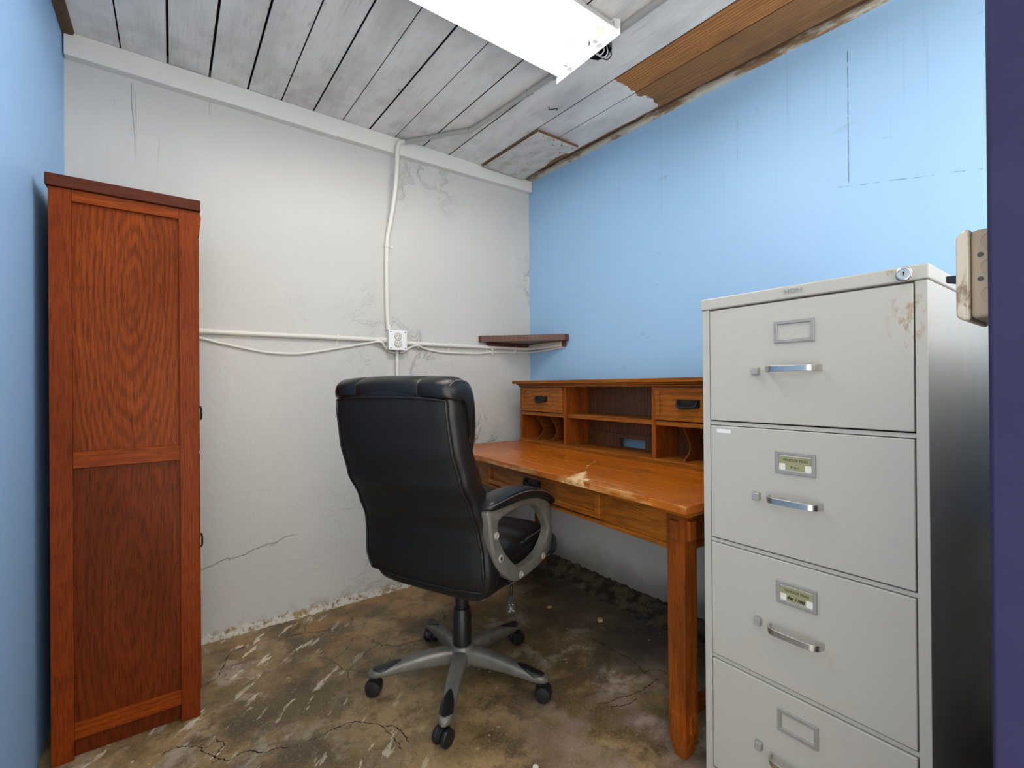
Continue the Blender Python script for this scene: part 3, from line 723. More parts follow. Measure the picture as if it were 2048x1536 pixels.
# ------------------------------------------------------------------ desk
OD, OM, OL = S(104, 60, 24), S(160, 100, 42), S(186, 126, 60)
def worn_top(n, col, ro):
    x = n.xyz(); jx = n.warp(9, .05); j = n.xyz(jx)
    sk = n.math('SUBTRACT', j[1], n.math('ADD', .455, n.math('MULTIPLY', j[0], .75)))
    e = n.math('ADD', n.math('POWER', n.math('DIVIDE', sk, n.math('ADD', .012, n.math('MULTIPLY', n.math('SUBTRACT', .15, j[0], 0., True), .42))), 2.), n.ramp(j[0], .06, .20, 0, 1.0))
    fil = n.noise(30, n.comb(n.math('MULTIPLY', x[0], 2.2), n.math('MULTIPLY', x[1], .35), 0.), 6, .7)
    wn = n.noise(40, n.map((.55, .9, 1), rot=(0, 0, R(-38))), 6, .72)
    worn = n.ramp(n.math('SUBTRACT', wn, n.math('MULTIPLY', n.math('MINIMUM', e, 2.2), .12)), .42, .48)
    # long pale streak running back from the worn patch
    e2 = n.math('ADD', n.math('POWER', n.math('DIVIDE', n.math('SUBTRACT', j[1], .36), .22), 2.), n.math('POWER', n.math('DIVIDE', n.math('SUBTRACT', j[0], .03), .06), 2.))
    w2 = both(n, n.ramp(e2, 1.1, .4), n.ramp(fil, .42, .62))
    rim = both(n, n.ramp(j[0], .014, .004), n.ramp(n.noise(24, n.map((1, .3, 1)), 5), .46, .6))
    spots = both(n, n.ramp(n.noise(34, n.map((1, .6, 1)), 4), .66, .70), n.ramp(x[0], .5, .1))
    col = n.mix(n.math('MULTIPLY', w2, .6), col, S(205, 150, 88))
    col = n.mix(n.math('MULTIPLY', worn, .85), col, S(238, 206, 156))
    col = n.mix(n.math('MULTIPLY', rim, .7), col, S(208, 160, 100))
    col = n.mix(n.math('MULTIPLY', spots, .28), col, S(226, 178, 110))
    dark = both(n, n.ramp(n.noise(3.2, detail=5), .5, .66), .35)
    col = n.mix(dark, col, S(150, 74, 18))
    return col, n.math('ADD', ro, n.math('MULTIPLY', worn, .35))
M_TOP = m_wood('oak_desk_top', S(132, 60, 10), S(200, 108, 20), S(220, 134, 38), 'y', (.33, 0), .75, ell=.08, freq=42, amt=.4, rough=.30, flat='z', worn=worn_top, coat=.15, spec=.35)
M_TOPX = m_wood('oak_end_board', S(134, 64, 14), S(192, 104, 26), S(212, 128, 42), 'x', (.1, 0), .3, freq=45, amt=.4, rough=.32, flat='z', worn=worn_top, coat=.15, spec=.35)
M_OAK_Y = m_wood('oak_long', S(84, 44, 12), S(162, 94, 24), S(184, 114, 40), 'y', (.70, 0), .7, ell=.1, freq=46, amt=.45, rough=.42, flat='x', coat=.05, spec=.25)
M_OAK_Z = m_wood('oak_upright', S(74, 34, 9), S(152, 76, 17), S(172, 92, 27), 'z', (.06, 0), .4, ell=.08, freq=48, amt=.4, rough=.42, coat=.05, spec=.25)
M_OAK_X = m_wood('oak_short', S(66, 33, 10), S(118, 63, 20), S(140, 80, 30), 'x', (.5, 0), .3, freq=46, amt=.4, rough=.45, coat=.05, spec=.25)
M_OAK_BACK = m_wood('oak_back_panel', S(64, 38, 20), S(104, 66, 36), S(130, 90, 54), 'z', (.7, 0), .3, ell=.07, freq=52, amt=.7, rough=.5, flat='x')
def desk():
    L, D, Ht = 1.555, .675, .760
    t = thing('desk', 'brown oak writing desk with a worn scratched top standing along the blue wall', 'desk', (1.141, .747, 0), R(-2.5))
    tb = NB()
    eb = .135
    g = .0016
    def slab(x0, x1, y0, y1, mi=0):
        b = .0012
        loft(tb, [[(x0, y0, Ht-.022), (x1, y0, Ht-.022), (x1, y1, Ht-.022), (x0, y1, Ht-.022)],
                  [(x0, y0, Ht-b), (x1, y0, Ht-b), (x1, y1, Ht-b), (x0, y1, Ht-b)],
                  [(x0+b, y0+b, Ht), (x1-b, y0+b, Ht), (x1-b, y1-b, Ht), (x0+b, y1-b, Ht)]], mi=mi)
    slab(0, D, 0, eb-g/2, 1); slab(0, D, L-eb+g/2, L, 1)
    slab(0, .098, eb+g/2, L-eb-g/2); slab(.098+g, D, eb+g/2, L-eb-g/2)
    obj('tabletop', tb, [M_TOP, M_TOPX], t)
    m = NB(); prism(m, [(.006, Ht-.0225), (.014, Ht-.034), (D, Ht-.034), (D, Ht-.0225)], 'y', .006, L-.006)
    obj('top_moulding', m, M_OAK_Y, t)
    lx0, lx1 = .046, .108
    legs = [(.046, .041), (.046, L-.041-.06), (D-.075, .041), (D-.075, L-.041-.06)]
    for i, (x, y) in enumerate(legs):
        w_ = .060
        b = NB()
        def rg(z, ins): return [(x+ins, y+ins, z), (x+w_-ins, y+ins, z), (x+w_-ins, y+w_-ins, z), (x+ins, y+w_-ins, z)]
        loft(b, [rg(0, .012), rg(.060, .0), rg(Ht-.034, .0)])
        lg = obj('leg', b, M_OAK_Z, t, bev=.0025)
        for z0, z1 in ((.642, .702), (.082, .138)):
            yc_, xc_ = y+w_/2, x+w_/2; c = NB(); c2 = NB()
            loft(c, [[(x-.0095, yc_-.014, z0+.003), (x-.0095, yc_+.014, z0+.003), (x-.0095, yc_+.014, z1-.003), (x-.0095, yc_-.014, z1-.003)], [(x+.001, yc_-.016, z0), (x+.001, yc_+.016, z0), (x+.001, yc_+.016, z1), (x+.001, yc_-.016, z1)]])
            ys = y if y < .5 else y+w_; s = -1 if y < .5 else 1
            loft(c2, [[(xc_-.014, ys+s*.0095, z0+.003), (xc_+.014, ys+s*.0095, z0+.003), (xc_+.014, ys+s*.0095, z1-.003), (xc_-.014, ys+s*.0095, z1-.003)], [(xc_-.016, ys-s*.001, z0), (xc_+.016, ys-s*.001, z0), (xc_+.016, ys-s*.001, z1), (xc_-.016, ys-s*.001, z1)]])
            for q in (c, c2): obj('corbel', q, M_OAK_Z, lg, bev=.001)
    ya, yb = .101, L-.101
    obj('apron', bx((.064, ya, .618), (.084, yb, Ht-.034)), M_OAK_Y, t)
    obj('apron_lip', bx((.054, ya, .606), (.086, yb, .620)), M_OAK_Y, t, bev=.002)
    obj('apron', bx((D-.06, ya, .618), (D-.04, yb, Ht-.034)), M_OAK_Y, t)
    for y in (.058, L-.078):
        obj('side_apron', bx((.106, y, .618), (D-.075, y+.02, Ht-.034)), M_OAK_X, t)
        obj('apron_lip', bx((.106, y-.006, .606), (D-.075, y+.024, .620)), M_OAK_X, t, bev=.002)
        obj('stretcher', bx((.106, y, .105), (D-.075, y+.022, .150)), M_OAK_X, t, bev=.002)
    # long drawer with a raised frame
    y0, y1, z0, z1 = .378, 1.136, .630, .724
    d = NB(); frame(d, 'x', (y0, z0, y1, z1), (y0+.026, z0+.022, y1-.026, z1-.018), .040, .0645)
    box(d, (.052, y0+.02, z0+.016), (.0642, y1-.02, z1-.014))
    dr = obj('drawer', d, M_OAK_Y, t, bev=.0025)
    pull(dr, .052, .785, .684, .118, .036)
desk()

def hutch():
    L, D = 1.398, .170
    t = thing('desk_hutch', 'brown oak organiser with pigeonholes and small drawers standing on the back of the desk', 'hutch', (1.655, .838, .7604), R(-2.0))
    zt = .328
    obj('base_board', bx((-.006, -.004, 0), (D, L+.004, .020)), M_OAK_Y, t, bev=.002)
    for y0, y1, nm in ((0, .018, 'side'), (L-.018, L, 'side'), (.399, .419, 'divider'), (.980, 1.000, 'divider')):
        obj(nm, bx((0, y0, .020), (D-.006, y1, zt)), M_OAK_Z, t, bev=.001)
    # cap with stepped moulding
    c = NB()
    box(c, (-.008, -.008, zt), (D, L+.008, zt+.010)); box(c, (-.018, -.018, zt+.010), (D, L+.018, zt+.018)); box(c, (-.036, -.036, zt+.018), (D, L+.036, zt+.036))
    obj('cap', c, M_OAK_Y, t, bev=.003)
    obj('shelf', bx((.012, .420, .163), (D-.006, .979, .183)), M_OAK_Y, t, bev=.001)
    for y0, y1 in ((.019, .398), (1.001, L-.019)):
        obj('drawer_rail', bx((.001, y0, .163), (D-.006, y1, .183)), M_OAK_Y, t, bev=.001)
        d = NB(); frame(d, 'x', (y0+.003, .187, y1-.003, zt-.004), (y0+.024, .207, y1-.024, zt-.022), -.008, .008)
        box(d, (-.001, y0+.02, .203), (.0078, y1-.02, zt-.018)); box(d, (.008, y0+.006, .19), (D-.02, y1-.006, zt-.03))
        dr = obj('drawer', d, M_OAK_Y, t, bev=.002)
        pull(dr, -.001, (y0+y1)/2+(.0 if y0 > .5 else .03), .258, .108, .034)
        for k in (1, 2):
            y = y0+(y1-y0)*(k/3.0)
            prof = catmull([(.012, .163), (.018, .150), (.044, .112), (.058, .085), (.050, .055), (.024, .032), (.014, .020)], 5)
            pts = [(p.x, p.y) for p in [Vector((q[0], q[1], 0)) for q in prof]]+[(D-.008, .020), (D-.008, .163)]
            o = obj('pigeonhole_divider', prism(NB(), pts, 'y', y-.004, y+.004), M_OAK_X, t, bev=.001)
    b = NB(); xb0, xb1 = D-.006, D
    for (y0, z0, y1, z1) in ((.01, .02, .580, zt), (.735, .02, L-.01, zt), (.580, .068, .735, zt), (.580, .018, .735, .024)): box(b, (xb0, y0, z0), (xb1, y1, z1))
    obj('back_panel', b, M_OAK_BACK, t)
    r = NB(); x0, x1 = D-.020, D-.006
    for (y0, z0, y1, z1) in ((.419, .0205, .580, .090), (.735, .0205, .93, .090), (.580, .068, .735, .090)): box(r, (x0, y0, z0), (x1, y1, z1))
    obj('cable_rail', r, M_OAK_BACK, t)
hutch()

# ------------------------------------------------------------------ filing cabinet
def file_paint():
    n = NT('putty_enamel'); x = n.xyz()
    col = n.mix(n.noise(2, detail=4), S(177, 176, 169), S(184, 183, 177))
    # rust stains near the top right corner of the front
    ry = n.math('ADD', n.math('POWER', n.math('DIVIDE', n.math('SUBTRACT', x[1], .032), .036), 2.), n.math('POWER', n.math('DIVIDE', n.math('SUBTRACT', x[2], 1.225), .07), 2.))
    r2 = n.math('ADD', n.math('POWER', n.math('DIVIDE', n.math('SUBTRACT', x[1], .076), .03), 2.), n.math('POWER', n.math('DIVIDE', n.math('SUBTRACT', x[2], 1.318), .012), 2.))
    m = n.math('MAXIMUM', n.ramp(ry, 1.1, .2), n.ramp(r2, 1.2, .3))
    rust = both(n, m, n.ramp(n.noise(55, n.map((1, 1, .5)), 6, .7), .50, .62))
    col = n.mix(n.math('MULTIPLY', rust, .65), col, S(150, 118, 70))
    sp = both(n, n.ramp(n.vor(16, n.warp(6, .05)), .03, .045, 1, 0), n.ramp(n.noise(6), .55, .6))
    col = n.mix(n.math('MULTIPLY', sp, .55), col, S(120, 112, 98))
    scr = both(n, n.ramp(n.noise(40, n.map((1, 1, .12), rot=(R(20), 0, 0)), 3), .70, .72), n.ramp(n.noise(5, n.map(loc=(2, 0, 0))), .56, .62))
    col = n.mix(n.math('MULTIPLY', scr, .5), col, S(150, 146, 138))
    return n.fin(col, n.ramp(n.noise(7), .3, .7, .32, .44), .0, n.bump(n.noise(140, detail=2), .06, .001))
M_FILE = file_paint()
def filing_cabinet():
    W, D, H = .461, .70, 1.324
    t = thing('filing_cabinet', 'tall putty grey steel four-drawer filing cabinet with chrome handles at the right', 'filing cabinet', (1.150, .239, 0))
    b = NB()
    box(b, (.010, 0, .012), (D, .0205, 1.294)); box(b, (.010, W-.0205, .012), (D, W, 1.294)); box(b, (.0, 0, .010), (.012, .0195, 1.294)); box(b, (.0, W-.0195, .010), (.012, W, 1.294))
    box(b, (D-.004, .02, .012), (D, W-.02, 1.294)); box(b, (.012, .02, .012), (D-.01, W-.02, .030)); box(b, (.0, .0195, .010), (.012, W-.0195, .085)); box(b, (.012, .02, 1.27), (D-.01, W-.02, 1.294))
    obj('body', b, M_FILE, t, bev=.0015)
    b = NB(); box(b, (.02, .01, 0), (D-.01, W-.01, .0105)); obj('plinth', b, M_BLACKPL, t)
    obj('top_cap', bx((-.004, -.003, 1.2945), (D+.002, W+.003, H)), M_FILE, t, bev=.004, seg=3)
    paperlabel = m_plain('olive_label_paper', S(150, 148, 112), .6, 0, .04); white = m_plain('white_label_paper', S(226, 226, 220), .6, 0, .02)
    ink = m_plain('label_ink', S(34, 34, 30), .6); clear = M_FILE
    M_GREYMETAL = m_plain('dull_grey_metal', S(158, 157, 154), .4, .3, .1, 60)
    fronts = [(1.0035, 1.2905), (.6965, .9895), (.3905, .6825), (.0915, .3765)]
    for i, (z0, z1) in enumerate(fronts):
        d = NB(); box(d, (-.001, .0215, z0), (.014, W-.0215, z1))
        dr = obj('drawer', d, M_FILE, t, bev=.0025, seg=3)
        if i < 3: obj('cross_rail', bx((.004, .0195, z0-.0125), (.016, W-.0195, z0-.003)), M_FILE, t, bev=.001)
        yc_ = .2335; zh = (1.219, .915, .612, .311)[i]
        f = NB(); frame(f, 'x', (yc_-.043, zh-.0262, yc_+.043, zh+.0262), (yc_-.0345, zh-.0172, yc_+.0345, zh+.0172), -.0052, -.0005)
        obj('label_holder', f, M_GREYMETAL, dr, bev=.0016)
        if i in (1, 2):
            Mx = Matrix(((0, 0, -1, -.0023), (-1, 0, 0, yc_), (0, 1, 0, zh), (0, 0, 0, 1)))
            obj('label_card', bx((-.0014, yc_-.035, zh-.0175), (-.0008, yc_+.035, zh+.0175)), white, dr)['label'] = 'white card in the label holder'
            s_ = NB(); box(s_, (-.0021, yc_-.034, zh-.002), (-.0013, yc_+.034, zh+.0145)); box(s_, (-.0021, yc_-.020, zh-.0165), (-.0013, yc_+.021, zh-.0025))
            obj('label_strip', s_, paperlabel, dr)['label'] = 'olive label strips'
            T = lambda dy, dz: Matrix.Translation((0, dy, dz)) @ Mx
            obj('lettering', text_bm('VENDOR FILES', .0082, T(0, .0062), .0002), ink, dr)['label'] = 'VENDOR FILES in black letters'
            if i == 1: obj('lettering', text_bm('A to L', .0078, T(0, -.0095), .0002), ink, dr)['label'] = 'A to L in black letters'
            else:
                q = NB(); random.seed(4)                 # heavy scribbled handwriting, illegible in the photograph
                for (ya, yb_) in ((.0185, .006), (.002, -.001), (-.004, -.019)):
                    pts = []; y = ya; k = 0
                    while y > yb_: pts.append((-.0025, yc_+y, zh-.0095+(.0042 if k % 2 else -.0036)*random.uniform(.4, 1.1))); y -= random.uniform(.0012, .0028); k += 1
                    if len(pts) > 1: tube(q, catmull(pts, 4), .0008, 6)
                obj('lettering', q, ink, dr)['label'] = 'black scribbled handwriting'
        # flat bow handle
        zg = (1.133, .827, .522, .214)[i]; yc2 = .2345
        h = NB(); ww = .056
        path = catmull([(-.001, yc2+ww, zg), (-.010, yc2+ww-.0005, zg), (-.022, yc2+ww-.004, zg), (-.029, yc2+ww-.013, zg), (-.031, yc2+ww-.025, zg), (-.0315, yc2, zg), (-.031, yc2-ww+.025, zg), (-.029, yc2-ww+.013, zg), (-.022, yc2-ww+.004, zg), (-.010, yc2-ww+.0005, zg), (-.001, yc2-ww, zg)], 5)
        rings = []
        for k, p in enumerate(path):
            tt = (path[min(k+1, len(path)-1)]-path[max(k-1, 0)]).normalized(); nn = tt.cross(Vector((0, 0, 1)))
            u = Vector((0, 0, 1))*.0068
            rings.append([p+u+nn*.0017, p-u+nn*.0017, p-u-nn*.0017, p+u-nn*.0017])
        loft(h, rings); obj('handle', h, M_CHROME, dr, bev=.0006, smooth=True)
        lt = NB(); yl = .318; zl = (1.129, .826, .523, .222)[i]
        loft(lt, [[(-.002, yl-.0085, zl-.009), (-.002, yl+.0085, zl-.009), (-.002, yl+.0085, zl+.009), (-.002, yl-.0085, zl+.009)], [(-.016, yl-.007, zl-.0075), (-.016, yl+.007, zl-.0075), (-.013, yl+.007, zl+.008), (-.013, yl-.007, zl+.008)]])
        obj('thumb_latch', lt, M_GREYMETAL, dr, bev=.0012)
        if i == 1:
            obj('tape', bx((-.0016, .385, .972), (-.0008, .421, .9815)), m_plain('white_tape', S(228, 228, 228), .5), dr)['label'] = 'strip of white tape'
    # lock and emblem on the cap
    l = NB(); lathe(l, [(.0135, -.003), (.0135, -.008), (.0115, -.0095), (.0098, -.0095), (.0092, -.0075), (.0, -.0075)], (0, .034, 1.309), 'x', 28)
    lk = obj('lock', l, M_CHROME, t, smooth=True)
    k = NB(); lathe(k, [(.0052, -.0070), (.0052, -.0088), (.0, -.0090)], (0, .034, 1.309), 'x', 20); obj('lock_core', k, M_GALV, lk, smooth=True)
    k = NB(); box(k, (-.0094, .0332, 1.3058), (-.0086, .0348, 1.3122)); lathe(k, [(.0018, -.0088), (.0018, -.0094), (0, -.0094)], (0, .034, 1.3115), 'x', 10); obj('keyhole', k, M_BLACKPL, lk)
    Mx = Matrix(((0, 0, -1, -.0052), (-1, 0, 0, .2335), (0, 1, 0, 1.3105), (0, 0, 0, 1)))
    em = obj('emblem', text_bm('HON', .0125, Mx, .0012, True, 1.35), M_GREYMETAL, t)
    em['label'] = 'small chrome maker emblem'
    obj('emblem_back', bx((-.0047, .2335-.021, 1.3045), (-.0038, .2335+.021, 1.3165)), M_FILE, t)
filing_cabinet()

# ------------------------------------------------------------------ office chair
def leather(name, col, r0, r1, crease=.35):
    n = NT(name); f = n.noise(7, detail=5); v = n.vor(420, n.warp(60, .004))
    c = n.mix(f, tuple(k*.8 for k in col[:3])+(1,), tuple(min(1, k*1.3) for k in col[:3])+(1,))
    wr = n.noise(13, n.map((1, 1, .55)), 4, .6, 1.2)
    h = n.math('ADD', n.math('MULTIPLY', v, .12), n.math('MULTIPLY', wr, crease))
    return n.fin(c, n.ramp(n.noise(4, detail=5), .3, .7, r0, r1), 0., n.bump(h, .3, .006), Specular_IOR_Level=.5)
M_LEATHER = leather('black_leather', S(18, 18, 19), .30, .46)
M_VINYL = leather('black_vinyl', S(6, 6, 7), .55, .68, .2)
def grey_paint():
    n = NT('grey_metal_paint'); f = n.noise(6, detail=6, rough=.65)
    col = n.mix(n.ramp(f, .4, .65), S(128, 126, 120), S(104, 101, 94))
    return n.fin(col, n.ramp(n.noise(20), .3, .7, .34, .5), .35, n.bump(n.noise(200, detail=2), .05, .001))
M_GREY = grey_paint()
def interp(tab, z):
    if z <= tab[0][0]: return tab[0][1:]
    for a, b in zip(tab, tab[1:]):
        if z <= b[0]:
            t = (z-a[0])/(b[0]-a[0]); t2 = t*t*(3-2*t)*.5+t*.5
            return tuple(p+(q-p)*t2 for p, q in zip(a[1:], b[1:]))
    return tab[-1][1:]
def sel(a, e): return math.copysign(abs(math.cos(a))**e, math.cos(a)), math.copysign(abs(math.sin(a))**e, math.sin(a))
BACK = [(.440, -.205, .236, .060), (.455, -.215, .248, .078), (.480, -.221, .256, .090), (.510, -.225, .262, .095), (.580, -.228, .259, .095), (.645, -.238, .252, .095), (.720, -.270, .249, .095),
        (.810, -.320, .247, .095), (.920, -.355, .242, .100), (1.020, -.370, .238, .100), (1.085, -.372, .234, .090), (1.10, -.364, .226, .07)]
BUL = .016
def back_rear(y, z):
    d, hw, th = interp(BACK, z); q = min(1, abs(y)/hw)
    return d-BUL*(1-q*q)+.012*max(0, (q-.9)/.1)**2
def office_chair():
    t = thing('office_chair', 'black leather high-backed swivel office chair on a grey star base, turned away toward the desk', 'chair', (.872, 1.515, 0), R(24))
    # backrest body
    rings = []; n = 56
    for k in range(45):
        z = .440+(1.10-.440)*k/44
        d, hw, th = interp(BACK, z); cx = d+th/2; ring = []
        for j in range(n):
            cs, sn = sel(2*PI*j/n, .42); x = cx+cs*th/2; y = sn*hw
            q = y/hw
            if cs < 0: x -= BUL*(1-q*q)*(-cs)
            else: x += .012*q*q*cs
            ring.append((x, y, z))
        rings.append(ring)
    obj('backrest', loft(NB(), rings), M_LEATHER, t, smooth=True)
    # rear panel, puffed between its piped edges
    def panel(y, z, off): return (back_rear(y, z)-off, y, z)
    ny, nz = 26, 46; b = NB(); G = []; rnd = random.Random(2)
    ztop = lambda y: 1.066-.010*(abs(y)/.22)**3
    zbot = lambda y: .452+.006*(abs(y)/.25)**2
    for i in range(nz+1):
        row = []
        for j in range(ny+1):
            u = -1+2*j/ny; v = i/nz
            zz = .452+(1.066-.452)*v; hw = interp(BACK, zz)[1]-.014
            y = u*hw; z = zbot(y)+(ztop(y)-zbot(y))*v
            e = min(1-abs(u), v*1.8, (1-v)*1.8)*6; puff = .007*(1-math.exp(-max(e, 0)))
            pk = .0022*math.sin(y*95)*math.exp(-((1-v)*nz/3.0)) + .0016*math.sin(y*120)*math.exp(-(v*nz/2.5))
            row.append(b.verts.new(panel(y, z, .0015+puff+pk)))
        G.append(row)
    for i in range(nz):
        for j in range(ny): b.faces.new((G[i][j], G[i][j+1], G[i+1][j+1], G[i+1][j]))
    rim = [G[0][j] for j in range(ny+1)]+[G[i][ny] for i in range(1, nz+1)]+[G[nz][j] for j in range(ny-1, -1, -1)]+[G[i][0] for i in range(nz-1, 0, -1)]
    rimco = [v.co.copy() for v in rim]
    inn = [b.verts.new(v.co+Vector((.010, 0, 0))) for v in rim]
    for k in range(len(rim)): b.faces.new((rim[k-1], rim[k], inn[k], inn[k-1]))
    rp = obj('rear_panel', b, M_VINYL, t, smooth=True)
    ring = [rimco[k]+Vector((-.0015, 0, 0)) for k in range(len(rimco))]
    obj('piping', tube(NB(), ring, .0042, 8, closed=True), M_LEATHER, rp, smooth=True)
    # head roll over the top and down the front
    sec = catmull([(-.375, 1.066), (-.387, 1.086), (-.381, 1.112), (-.351, 1.129), (-.308, 1.131), (-.268, 1.116), (-.245, 1.078), (-.233, 1.010), (-.235, .930), (-.249, .882), (-.273, .880), (-.283, .94), (-.295, 1.03), (-.328, 1.066)], 4, closed=True)
    sec3 = [Vector((p[0], p[1], 0)) for p in sec]
    cxs, czs = -.308, 1.06; WS = 1.04
    rings = []
    ys = [-.236, -.233, -.224, -.206, -.17, -.128, -.122, -.116, -.05, .05, .116, .122, .128, .17, .206, .224, .233, .236]
    for y in ys:
        a = abs(y); s = 1.0
        if a > .2: s = .40+.60*math.sqrt(max(0, 1-((a-.2)/.0368)**2))
        grv = .0035 if abs(a-.122) < .001 else 0
        k_ = 1-.012*(a/.2)**2
        ring = []
        for p in sec3:
            dx, dz = (p.x-cxs), (p.y-czs)
            L = math.hypot(dx, dz)+1e-6; f = max(0, (L*s-grv)/L)*1.0
            ring.append((cxs+dx*f, y*WS, czs+dz*f*(k_ if dz > 0 else 1)-.006*(a/.23)**2))
        rings.append(ring)
    hr = obj('headrest', loft(NB(), rings), M_LEATHER, t, smooth=True)
    for sg in (-1, 1):
        st = NB(); tube(st, [(cxs+(p.x-cxs)*.852, sg*.2335, czs+(p.y-czs)*.852-.0055) for p in sec3[8:40]] if True else [(p[0]+.017+(-.002 if p[0] < -.33 else .002), sg*.2335, p[1]*.997+.001) for p in [(-.392+.012, 1.100), (-.36, 1.118), (-.325, 1.121), (-.29, 1.108), (-.268, 1.074), (-.256, 1.0), (-.258, .93)]], .0012, 6)
        obj('stitching', st, bpy.data.materials.get('grey_thread') or m_plain('grey_thread', S(120, 120, 122), .6), hr, smooth=True)['label'] = 'grey seam stitching'
    # front cushions of the back
    for z0, z1 in ((.690, .872), (.525, .684)):
        rings = []
        for k in range(13):
            v = k/12; z = z0+(z1-z0)*v; d, hw, th = interp(BACK, z); e = math.sqrt(max(0, 1-(2*v-1)**6))
            f0 = d+th*.55; f1 = d+th+.045*e; w_ = (hw-.022)*(.93+.07*e)
            rings.append([((f0+f1)/2+sel(2*PI*j/40, .5)[0]*(f1-f0)/2, sel(2*PI*j/40, .35)[1]*w_, z) for j in range(40)])
        obj('back_cushion', loft(NB(), rings), M_LEATHER, t, smooth=True)
    # seat
    tab = [(-.205, .455, .030, .215), (-.19, .455, .048, .228), (-.15, .456, .056, .232), (0, .458, .062, .234), (.15, .461, .066, .235), (.25, .462, .069, .243), (.30, .456, .068, .245), (.335, .446, .056, .240), (.355, .436, .036, .230), (.362, .430, .014, .215)]
    rings = []
    for k in range(40):
        x = -.205+.567*k/39; c, h, hw = interp(tab, x)
        rings.append([(x, sel(2*PI*j/48, .38)[0]*hw, c+sel(2*PI*j/48, .55)[1]*h) for j in range(48)])
    seat = obj('seat', loft(NB(), rings), M_LEATHER, t, smooth=True)
    rings = []
    for k in range(24):
        x = -.175+.465*k/23; v = k/23; e = math.sqrt(max(0, 1-(2*v-1)**8)); c = interp(tab, x)[0]+interp(tab, x)[1]*.86
        hw = .222*(.90+.10*e)
        rings.append([(x, sel(2*PI*j/40, .4)[0]*hw, c+sel(2*PI*j/40, .6)[1]*(.008+.026*e)+.003*math.sin(x*60)*(1 if j < 20 else 0)) for j in range(40)])
    obj('seat_cushion', loft(NB(), rings), M_LEATHER, t, smooth=True)
    for dz in (-.020, -.034, -.05):
        st = NB(); tube(st, catmull([(x, -(interp(tab, x)[2]+.0004) if x < .27 else -(interp(tab, x)[2]-.002), .468+dz+.05*max(0, x)) for x in (-.05, .0, .08, .16, .22, .26)], 4), .0011, 6)
        obj('stitching', st, bpy.data.materials.get('pale_thread') or m_plain('pale_thread', S(150, 150, 152), .6), seat, smooth=True)['label'] = 'pale seam stitching'
    tear = NB(); rnd = random.Random(9)
    pts = catmull([(.02, -.214, .524), (.08, -.219, .527), (.14, -.222, .532), (.20, -.222, .534), (.245, -.220, .531)], 6)
    tube(tear, [p+Vector((0, rnd.uniform(-.002, .002), rnd.uniform(-.0015, .0015))) for p in pts], [.0008+.0024*rnd.random()**2 for _ in pts], 7, flat=.6)
    obj('worn_edge', tear, m_plain('scuffed_lining', S(100, 100, 104), .6, 0, .5, 90), seat, smooth=True)['label'] = 'scuffed grey worn edge of the seat'
    # mechanism, column
    m = NB(); box(m, (-.13, -.085, .372), (.13, .085, .402)); box(m, (-.04, -.15, .380), (.04, .15, .402)); obj('mechanism', m, M_BLACKMET, t, bev=.006)
    obj('gas_lift', cyl(NB(), (0, 0, .235), (0, 0, .376), .0245, seg=24), M_BLACKPL, t, smooth=True)
    c = NB(); lathe(c, [(.0345, .120), (.0345, .245), (.032, .250), (.032, .268), (.030, .272), (.0, .272)]); obj('column_sleeve', c, M_BLACKPL, t, smooth=True)
    # arms: a flat grey loop with a padded rest
    outer = [(-.236, .722), (-.230, .684), (-.213, .601), (-.186, .540), (-.140, .492), (-.072, .448), (-.041, .440), (.03, .438), (.127, .444), (.188, .463), (.219, .503), (.222, .568), (.210, .638), (.180, .664), (.125, .685), (.072, .699), (-.006, .710), (-.093, .715), (-.190, .719)]
    inner = [(-.168, .672), (-.177, .645), (-.161, .600), (-.113, .541), (-.053, .492), (-.025, .480), (.052, .478), (.128, .495), (.186, .545), (.160, .597), (.102, .656), (.048, .677), (-.044, .686), (-.127, .683)]
    ctr = (.005, .58)
    def polar(P):
        pts = sorted([(math.atan2(p[1]-ctr[1], p[0]-ctr[0]), math.hypot(p[0]-ctr[0], p[1]-ctr[1])) for p in catmull([(a, b_, 0) for a, b_ in P], 8, closed=True)])
        return pts
    def samp(pts, a):
        ext = [(pts[-1][0]-2*PI, pts[-1][1])]+pts+[(pts[0][0]+2*PI, pts[0][1])]
        for p, q in zip(ext, ext[1:]):
            if p[0] <= a <= q[0]: return p[1]+(q[1]-p[1])*(a-p[0])/max(1e-9, q[0]-p[0])
        return pts[0][1]
    po, pi_ = polar(outer), polar(inner); N = 96
    for s in (-1, 1):
        b = NB(); rows = []
        for (f, yy) in ((0, .238), (0, .268), (.16, .274), (.84, .274), (1, .268), (1, .238)):
            row = []
            for k in range(N):
                a = -PI+2*PI*(k+.5)/N; r = samp(po, a)*(1-f)+samp(pi_, a)*f
                row.append((ctr[0]+r*math.cos(a), s*yy, ctr[1]+r*math.sin(a)))
            rows.append(row)
        loft(b, rows+[rows[0]], cap=False); bmesh.ops.remove_doubles(b, verts=b.verts, dist=1e-6)
        arm = obj('armrest_frame', b, M_GREY, t, bev=.003)
        for (bx_, bz) in ((-.193, .634), (-.168, .556), (-.036, .459), (.134, .467)):
            obj('bolt', lathe(NB(), [(.0125, s*.273), (.0125, s*.2765), (.0105, s*.278), (.0075, s*.278), (.0065, s*.2765), (.0, s*.2765)], (bx_, 0, bz), 'y', 18), M_GALV, arm, smooth=True)
        hole = NB(); lathe(hole, [(.0055, s*.2764), (.0055, s*.2782), (.0, s*.2782)], (-.168, 0, .556), 'y', 14); obj('bolt_recess', hole, M_BLACKPL, arm)
        # brackets to the seat
        br = NB(); box(br, (.02, min(s*.215, s*.242), .448), (.12, max(s*.215, s*.242), .474)); obj('arm_bracket', br, M_BLACKMET, arm, bev=.003)
